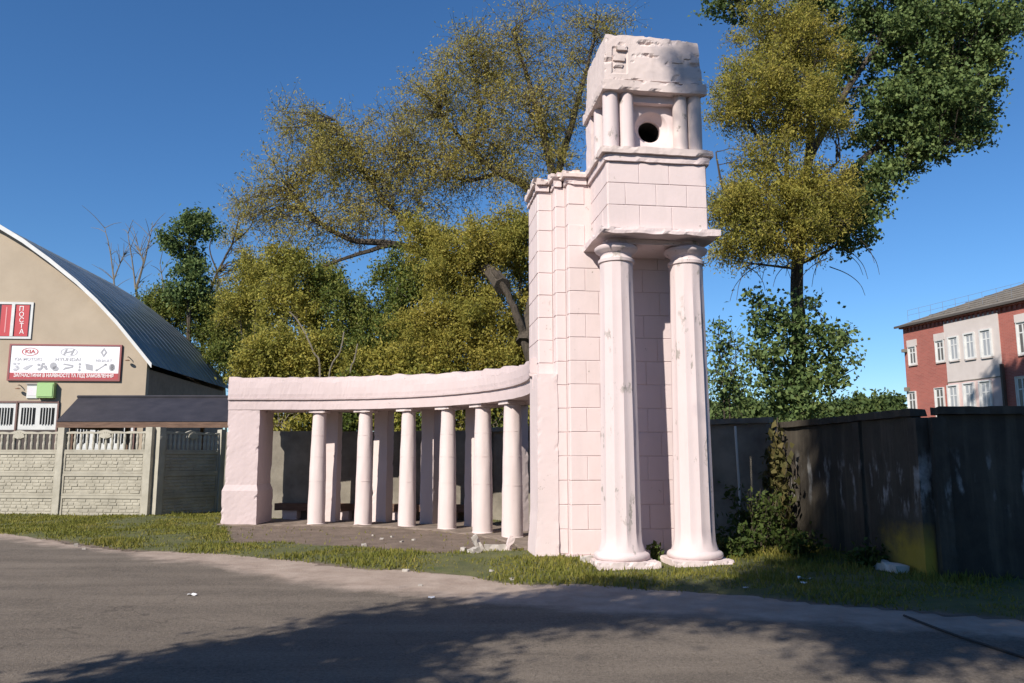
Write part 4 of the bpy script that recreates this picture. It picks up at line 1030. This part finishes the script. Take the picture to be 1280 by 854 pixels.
# right hand trees
tree('poplar_tree', 'tall dark green poplar right of the tower with a leafy lower trunk', 'tree',
  [([foot_(1000,24)]+Q((999,520,24),(998,430,24),(998,330,24),(1005,240,24.2),(1015,150,24.6),(1010,60,24.8),(1000,-60,25)), .30,.08),
   (Q((1000,300,24),(1040,240,24.4),(1090,190,24.8),(1140,150,25),(1190,100,25)), .20,.04),
   (Q((1060,220,24.6),(1110,210,24.6),(1160,190,24.6),(1210,170,24.6)), .10,.03),
   (Q((1010,200,24.4),(1060,110,24.8),(1110,40,25),(1150,-20,25)), .14,.04),
   (Q((999,330,24),(1040,310,23.6),(1075,280,23.6)), .08,.02),
   (Q((1012,130,24.6),(960,60,24.6),(920,0,24.8)), .12,.03),
   (Q((998,480,24),(975,440,23.8),(945,410,23.8)), .05,.015),(Q((998,490,24),(1030,450,23.8),(1060,430,23.8)), .05,.015)],
  [B(1130,60,24.9,62,56,1.8,90,130), B(1200,60,25,58,60,1.8,80,130), B(1160,130,24.9,68,46,1.8,84,130), B(1215,125,24.8,42,32,1.4,40,130), B(1110,150,24.6,52,36,1.6,54,120),
   B(1190,165,24.7,38,26,1.3,34,120), B(1150,190,24.6,36,20,1.2,26,110), B(1240,50,25,32,36,1.4,32,120), B(1100,0,25,62,40,1.7,60,120), B(1190,-20,25,70,36,1.8,62,120),
   B(1010,10,25,60,36,1.7,50,110), B(920,-8,24.9,58,22,1.5,40,95), B(1080,255,24.3,38,26,1.2,36,120), B(1050,285,23.9,46,28,1.2,42,115), B(1100,225,24.4,32,18,1.,22,100),
   B(1000,-60,25,90,40,2.,50,100), B(1055,95,24.9,40,50,1.5,36,100), B(1260,20,25,20,26,1.,14,100)],
  (.125,.095), LD, seed=51, fine=3, droop=.2, finelen=.6, sigma=.21, mul=1.35, cmul=.56)
tree('poplar_suckers', 'dark green leafy shoots round the foot of the poplar behind the fence', 'bush',
  [([foot_(992,23.2)]+Q((992,520,23.2),(985,450,23.2),(960,400,23.2)),.05,.015),([foot_(1004,23.2)]+Q((1004,520,23.2),(1020,450,23.2),(1050,420,23.2)),.05,.015),(Q((992,480,23.2),(960,470,23.2),(925,440,23.2)),.03,.01),(Q((1004,480,23.2),(1040,475,23.2),(1070,460,23.2)),.03,.01)],
  [B(960,402,23.2,28,26,.9,22,70), B(985,440,23.2,40,42,1.,36,90), B(948,442,23.2,25,22,.8,16,70), B(1030,430,23.2,36,28,.9,24,80), B(1008,480,23.2,40,32,1.,36,90), B(960,480,23.2,36,26,.9,22,80), B(1045,465,23.2,26,18,.8,16,70), B(988,508,23,34,16,.8,24,90), B(940,385,23.2,18,18,.7,7,50), B(1020,385,23.2,24,18,.7,9,50)],
  (.14,.105), LD, mul=.95, cmul=.42, seed=52, fine=3, droop=.2, finelen=.45, sigma=.26)
tw = random.Random(77)
dl = []
for k in range(26):
    u0 = tw.uniform(905,1075); v0 = tw.uniform(285,335); dx = tw.choice((-1,1))*tw.uniform(15,45) if u0 < 1040 else tw.uniform(10,45); Y = tw.uniform(22.2,23.8); dv = tw.uniform(10,50)
    dl.append((Q((u0,v0,Y),(u0+dx*.5,v0+dv*.25,Y),(u0+dx*.85,v0+dv*.6,Y),(u0+dx,v0+dv,Y)),.018,.006))
tree('golden_willow', 'golden brown willow in front of the poplar, right beside the tower top', 'tree',
  [([foot_(1001,24.7)]+Q((1001,540,24.7),(1000,430,24.6),(998,340,24.2),(985,250,22.9),(985,150,22.6),(990,60,22.8),(985,10,23)), .16,.03),
   (Q((992,320,24.),(940,290,22.5),(905,240,22.4),(895,190,22.4)), .10,.02),(Q((980,230,22.4),(940,160,22.4),(910,110,22.5)), .09,.02),
   (Q((988,290,23.4),(1020,230,22.4),(1050,200,22.4)), .09,.02),(Q((996,336,24.),(945,330,22.6),(910,325,22.3)), .05,.015)]+dl,
  [B(985,70,22.8,52,48,1.4,64,125), B(940,110,22.5,48,38,1.3,54,120), B(1000,140,22.5,60,44,1.5,76,130), B(915,140,22.5,30,30,1.,24,100), B(960,200,22.5,40,28,1.1,30,90),
   B(960,255,22.4,60,36,1.4,70,125), B(915,260,22.4,30,30,1.1,30,110), B(1015,235,22.4,44,36,1.3,46,120), B(930,300,22.3,46,26,1.1,40,110), B(1000,290,22.3,44,28,1.1,40,115), B(1040,250,22.4,32,26,1.,26,110),
   B(1020,60,23,40,36,1.2,34,110), B(960,30,23,50,24,1.2,34,95)],
  (.10,.036), LH, seed=53, fine=4, droop=.4, finelen=.65, sigma=.24, along=.65, mul=1.5)
tree('shrub', 'thin straggling shrub with few leaves between the right column and the poplar shoots', 'bush',
  [([foot_(905,20.5)]+Q((905,500,20.5),(900,440,20.5),(897,405,20.5)),.03,.008),([foot_(915,20.5)]+Q((912,500,20.5),(920,450,20.5),(914,410,20.5)),.03,.008)],
  [B(902,440,20.5,16,50,.6,16,34), B(915,490,20.5,22,30,.7,16,60),], (.12,.08), LD, seed=54, fine=4, finelen=.5)
# far tree line on the right
rt = random.Random(8)
for k, (u, vt, w_) in enumerate(((905,508,34),(935,500,30),(968,506,32),(1030,508,26),(1052,503,24),(1075,497,15),(1099,500,13),(1118,499,14),(1010,510,20),(880,505,30))):
    Y = 62 + 3*(k % 3); c = (vt+540)/2
    lbl = ['roundest low green tree just right of the right column','second low green tree right of the column, behind the dark fence','low green tree behind the fence left of the poplar foot','low bushy tree right of the poplar foot','low green tree between the poplar and the small pointed trees','dark rounded small tree above the graffiti fence','small pale pointed tree left of the brick building','small pointed green tree touching the brick building','low green tree seen through the poplar shoots','low green tree mostly hidden by the right column'][k]
    tree('distant_tree', lbl, 'tree', [([foot_(u,Y)]+Q((u,540,Y),(u,c,Y),(u,vt+4,Y)), .15,.03)],
      [B(u,c+8,Y,w_,max(10,(540-vt)*.36),1.6,44,80), B(u,(c+vt)/2+3,Y,w_*.6,max(8,(540-vt)*.2),1.2,26,80), B(u,vt+5,Y,w_*.28,6,.6,8,60)], (.34,.2), LF, seed=70+k, group='far tree line', fine=2, finelen=.6, sigma=.4)
# trees across the road, behind the viewer, whose shade falls on the road and the right hand fence
def sq(p, q, z): return (.555*p - .832*q, .832*p + .555*q, z)
def SB(p, q, z, r_, ncl, nl, rz_=None): return (sq(p,q,z), (r_,r_,rz_ or r_), ncl, nl)
tree('roadside_tree', 'broad tree across the road behind the viewer shading the near road', 'tree',
  [([sq(-4,5.0,-.1), sq(-4,5.0,2), sq(-3.9,5.0,4.2), sq(-3.8,5,6.5), sq(-3.7,4.6,9)], .22,.05), ([sq(-3.8,4.9,6.6), sq(-3.7,3.6,8.3), sq(-3.7,2.6,8.7), sq(-3.6,1.4,9.2)], .06,.02)],
  [SB(-3.6,5.1,4.6,1.0,40,85,.9), SB(-3.6,5.1,6.0,1.05,48,90,.9), SB(-3.6,5.0,7.3,1.0,48,90,.9), SB(-3.6,4.3,8.6,.95,44,90,.8), SB(-3.6,3.0,9.1,.95,36,85,.7), SB(-3.6,1.5,9.2,1.1,34,80,.7), SB(-3.6,1.1,8.2,.8,16,75,.6),
   SB(-3.6,3.6,5.4,.7,10,60,.5), SB(-3.4,5.6,5.2,.6,14,75,.8), SB(-3.6,5.75,3.7,.65,20,85,.7)],
  (.13,.09), LD, seed=81, fine=3, finelen=.5, sigma=.28)
tree('roadside_tree', 'tall tree across the road behind the viewer shading the right hand fence', 'tree',
  [([sq(-6,-.8,-.1), sq(-6,-.8,5), sq(-6,-.6,10), sq(-6,0,15), sq(-6,1.0,18.6), sq(-6,2.6,19.6), sq(-6,4.0,20.4)], .36,.06), ([sq(-6,-.7,8), sq(-5.8,-2.5,11), sq(-5.6,-4.5,13)], .16,.04), ([sq(-6,-.7,9), sq(-5.8,1.2,11.5), sq(-5.6,2.2,13)], .14,.04), ([sq(-6,0,15), sq(-6,-2.5,17), sq(-6,-4,18)], .12,.03)],
  [SB(-6,.6,12.6,2.2,130,110,1.9), SB(-6,-2.4,12.8,2.4,130,110,2.), SB(-6,.4,15.4,2.2,130,110,1.8), SB(-6,-2.6,16.0,2.4,120,110,2.), SB(-6,1.1,17.2,1.6,70,100,1.2), SB(-6,-5,14.5,2.2,90,100,2.2), SB(-6,.0,18.6,1.4,50,80,1.), SB(-6,2.15,13.2,1.4,70,120,1.3), SB(-6,2.2,15.2,1.4,75,120,1.3), SB(-6,2.1,16.9,1.3,70,120,1.1), SB(-6,1.0,19.,1.3,40,100,.9), SB(-6,-5.5,11.5,2.2,80,100,1.8), SB(-6,3.75,20.2,.45,20,100,.75)],
  (.16,.12), LD, seed=82, fine=3, finelen=.6, sigma=.32)

r = np.random.default_rng(29); C = []
for k in range(120):                                     # unseen wood, added to block low sky light
    x = r.uniform(-46,46); y = -20 - r.uniform(0,12); z = r.uniform(.5,10.5); C.append(np.array([x,y,z]) + r.normal(size=(220,3))*np.array([1.6,1.3,1.3]))
C = np.concatenate(C); C = C[C[:,2] > 0]
wd_ = quad_mesh('wood', leaves(C,.6,.45,r), LD, None); tag(wd_, 'unseen dark wood added behind the viewer to dim the sky light', 'wood', kind='stuff')

# ------------------------------------------------------------------ climbing plant, weeds, grass
LI = leafmat('climber leaf', [(.15,(.04,.05,.015)),(.5,(.09,.085,.03)),(.85,(.18,.14,.06))], .3)
r = np.random.default_rng(17)
iv = empty('climbing_plant', (5.02,15.33,0), 0, 'climbing plant with drooping leaves covering the fence corner post', 'climber')
st = MB(); pts = []
for k in range(13):
    y = 15.42 - abs(r.normal())*.62; x = 4.93 + (15.42-y)*.10 + r.uniform(-.03,.03); p = [Vector((x,y,0))]
    hgt = r.uniform(1.2,2.35)
    for j in range(8): p.append(Vector((x+r.normal()*.03, p[-1].y+r.normal()*.06, hgt*(j+1)/8)))
    st.tube([q-Vector((5.02,15.33,0)) for q in p], .01, 4)
    for j in range(46):
        t = r.uniform(0,7.99); a, b = p[int(t)], p[int(t)+1]; q = a.lerp(b,t%1); pts.append((q.x-5.02-abs(r.normal())*.10, q.y-15.33+r.normal()*.10, q.z+r.normal()*.04))
st.build('stem','bark',iv); quad_mesh('leaves', leaves(np.array(pts), .15,.10,r,.9), LI, iv)
LW = leafmat('weed leaf', [(.15,(.03,.05,.012)),(.5,(.06,.09,.02)),(.85,(.12,.14,.04))], .35)
def weed(x, y, h, rad, n, label, seed):
    r = np.random.default_rng(seed); root = empty('weed_clump', (x,y,height(x,y)-.02), 0, label, 'weed', 'weeds along the right fence'); sm = MB(); C = []
    for k in range(n):
        a = r.uniform(0,6.28); d = Vector((math.cos(a),math.sin(a),0))*rad*r.uniform(.1,1.); hh = h*r.uniform(.5,1.)
        p = [Vector((0,0,0))+d*.3, d*.6+Vector((0,0,hh*.55)), d*1.0+Vector((0,0,hh))]; sm.tube(p,[.008,.006,.003],3)
        for j in range(24):
            t = r.uniform(.15,1.); q = p[0].lerp(p[1],t*2) if t < .5 else p[1].lerp(p[2],t*2-1); C.append(q+Vector(r.normal(size=3)*.05))
    sm.build('stem','bark',root); quad_mesh('leaves', leaves(np.array(C), .10,.05,r,.2), LW, root)
weed(4.15,13.9,1.15,.5,26,'tallest leafy weed clump in front of the fence right of the tower',1); weed(4.65,14.55,.95,.5,24,'leafy weed clump at the foot of the climbing plant',2); weed(3.7,13.3,.55,.4,20,'low weed clump beside the right column base',3)
weed(4.5,13.0,.45,.45,20,'low spreading weed clump between the column and the graffiti fence',4); weed(5.1,11.9,.35,.35,16,'small weed clump at the foot of the graffiti fence',5); weed(3.45,12.9,.35,.25,14,'smallest weed clump behind the right column base',6)
weed(2.22,12.72,.30,.06,5,'tiny weed growing in the niche between the two giant columns',7)

GMt = leafmat('grass blade', [(.15,(.08,.095,.018)),(.5,(.16,.165,.03)),(.8,(.26,.225,.055)),(.97,(.38,.29,.12))], .35, 1.1)
r = np.random.default_rng(23)
N = 330000
gx = r.uniform(-17.,9.5,N); gy = r.uniform(7.,24.5,N)
ang = gx/np.maximum(gy,1); ok = (np.abs(ang) < .70); gx, gy = gx[ok], gy[ok]
ey = np.interp(gx, EX, EY)
ok = gy > ey - .25; gx, gy, ey = gx[ok], gy[ok], ey[ok]
keep = []; hs = []
c_, s__ = math.cos(TY), math.sin(TY)
for i in range(len(gx)):
    x, y = gx[i], gy[i]; e = y - edge_y(x)
    if e < -.1: continue
    lx = (x-TO.x)*c_+(y-TO.y)*s__; ly = -(x-TO.x)*s__+(y-TO.y)*c_
    if (-1.3 < lx < .93 and 1.05 < ly < 2.7) or (-1.75 < lx < -1.2 and 1.2 < ly < 2.7) or (abs(abs(lx)-.57) < .44 and -.05 < ly < .86) or (abs(lx) < .3 and .3 < ly < 1.2): continue
    if y > 15.3+ (5.1-x)*.9 and x > -1 : continue
    if x > 5.5-(y-11)*.1 and y > 10.8: continue
    k = court(x,y); pn = fbm(x,y,.7,2)*.5+.5
    prob = (1-k*.985)*min(1,.35+e/.35)*min(1,max(.10,(pn-.22)*2.6))
    if math.hypot(x-CC.x,y-CC.y) > CR-.4 and x > CC.x and y > CC.y: prob *= .06
    if y > 18.5 and x > -6.9 and x < -4.5: prob *= .1
    if x > -6.9 and y > 21.5: continue
    if r.uniform() > prob: continue
    tall = 1. + (.9 if (x > 3.2 and y > 10.3) else 0) + (.5 if e < .35 and pn > .5 else 0)
    if 20.9 < y + .15*x + .0 < 22.0 and x < -9: tall += .6
    keep.append((x,y,height(x,y)-.01)); hs.append(tall*(.45+1.1*pn)*(2.2 if r.uniform() < .012 else 1.))
base = np.array(keep); hs = np.array(hs); n = len(base)
hh = (r.uniform(.03,.075,n)*hs)[:,None]; a = r.uniform(0,2*math.pi,n); d = np.stack([np.cos(a),np.sin(a),np.zeros(n)],1)
lean = r.normal(size=(n,3))*.45; lean[:,2] = 1; lean /= np.linalg.norm(lean,axis=1)[:,None]
wd = r.uniform(.006,.014,n)[:,None]*(.8+base[:,1:2]/25.)
V = np.stack([base-d*wd, base+d*wd, base+lean*hh], 1)
go = quad_mesh('grass', V, GMt, None, 3); tag(go, 'short green and yellowing grass of the verge', 'grass', kind='stuff')

# ------------------------------------------------------------------ litter and rubble
def stone(name, pos, size, label, mat='rubble', seed=0, flatn=.6, group=None, cat='stone'):
    r = random.Random(seed); s_ = size; mb = MB().rbox(-s_,s_,-s_*.75,s_*.75,-.02,s_*flatn*1.4,s_*.5,s_*.45,s_*.3,seed)
    o = mb.build(name, mat, None, (pos.x,pos.y,max(0,height(pos.x,pos.y)))); o.rotation_euler = (r.uniform(-.2,.2),r.uniform(-.2,.2),r.uniform(0,3)); return tag(o, label, cat, group)
br = empty('broken_slab', (*G(620,690).xy, .03), R(12), 'broken white slab with two upright fragments lying on the grass before the columns', 'rubble')
MB().rbox(-.20,.16,-.06,.06,-.03,.10,.06,.02,.04,1).build('fragment','rubble',br); a = MB().rbox(-.05,.05,-.09,.07,-.03,.24,.05,.02,.04,2).build('fragment','white',br,(.21,-.02,0)); a.rotation_euler.y = .25
a = MB().rbox(-.05,.06,-.06,.06,-.03,.27,.05,.02,.04,3).build('fragment','rubble',br,(-.26,.03,0)); a.rotation_euler.y = -.5
spots = [(579,690,.06,'flat pale stone left of the broken slab'),(592,695,.10,'pale slab half buried in grass left of the broken slab'),(477,676,.035,'pale stone on the bare court before the third column'),(490,673,.03,'small pale stone right of the third column foot'),(502,679,.035,'pale chip nearest the grass before the third column'),(517,677,.035,'pale chip between the third and fourth columns'),(466,671,.025,'small chip left of the third column foot'),(455,684,.05,'lone chip at the edge of the court'),(614,717,.03,'small white stone at the grass edge below the broken slab'),(640,727,.03,'small pale stone at the dirt edge left of the tower'),(525,733,.03,'dusty stone on the dirt shoulder'),(507,715,.045,'grey stone by the grass edge on the dirt shoulder'),(95,683,.05,'grey stone at the left road edge'),(105,687,.04,'small stone at the left road edge right of the grey one'),(735,706,.09,'pale stone against the foot of the left giant column')]
for k, (u, v, s_, lb) in enumerate(spots): stone('stone', G(u,v), s_, lb, seed=k, group='scattered stones')
def paper(u, v, s_, label, seed, mat=None):
    q = G(u,v); r = random.Random(seed); mb = MB()
    n2 = 4; vs = [(x/n2*s_, y/n2*s_*.7, .015+abs(r.uniform(-.3,.5))*s_*.5) for y in range(n2+1) for x in range(n2+1)]
    vs += [(x,y,z-.004) for x,y,z in vs]; m = (n2+1)**2
    fs = [(y*(n2+1)+x, y*(n2+1)+x+1, (y+1)*(n2+1)+x+1, (y+1)*(n2+1)+x) for y in range(n2) for x in range(n2)]
    fs += [tuple(reversed([i+m for i in f])) for f in fs]
    o = mb.add(vs,fs).build('litter', mat or WT, None, (q.x,q.y,max(0,height(q.x,q.y))+.005)); tag(o,label,'litter','litter on the ground')
paper(233,747,.10,'scrap of white paper on the asphalt in front of the fence',1); paper(1000,731,.16,'crumpled white paper in the grass right of the tower',2); paper(1002,738,.08,'small white scrap just below the crumpled paper',3)
paper(535,750,.07,'small white scrap on the dirt near the shadow edge',4); paper(930,741,.06,'tiny white scrap in the grass before the right column',5)
# concrete block at the foot of the graffiti fence
kb = MB().rbox(-.10,.10,-.62,.55,-.05,.15,.09,.008,.03,5).build('kerb_block', noisy('pale concrete', (.42,.40,.36),(.60,.57,.52),3), None, (5.28,11.75,0)); tag(kb,'pale concrete footing block along the foot of the graffiti fence','block')
# cable lying across the road at the right
cpts = [G(1130,772), G(1165,786), G(1200,799), G(1240,812), G(1290,828), G(1400,860)]
cb = MB().tube(catmull([(p.x,p.y,.02) for p in cpts]), .012, 5).build('cable', flat('black rubber',(.02,.02,.02),.7)); tag(cb,'black cable lying across the road at the lower right','cable')
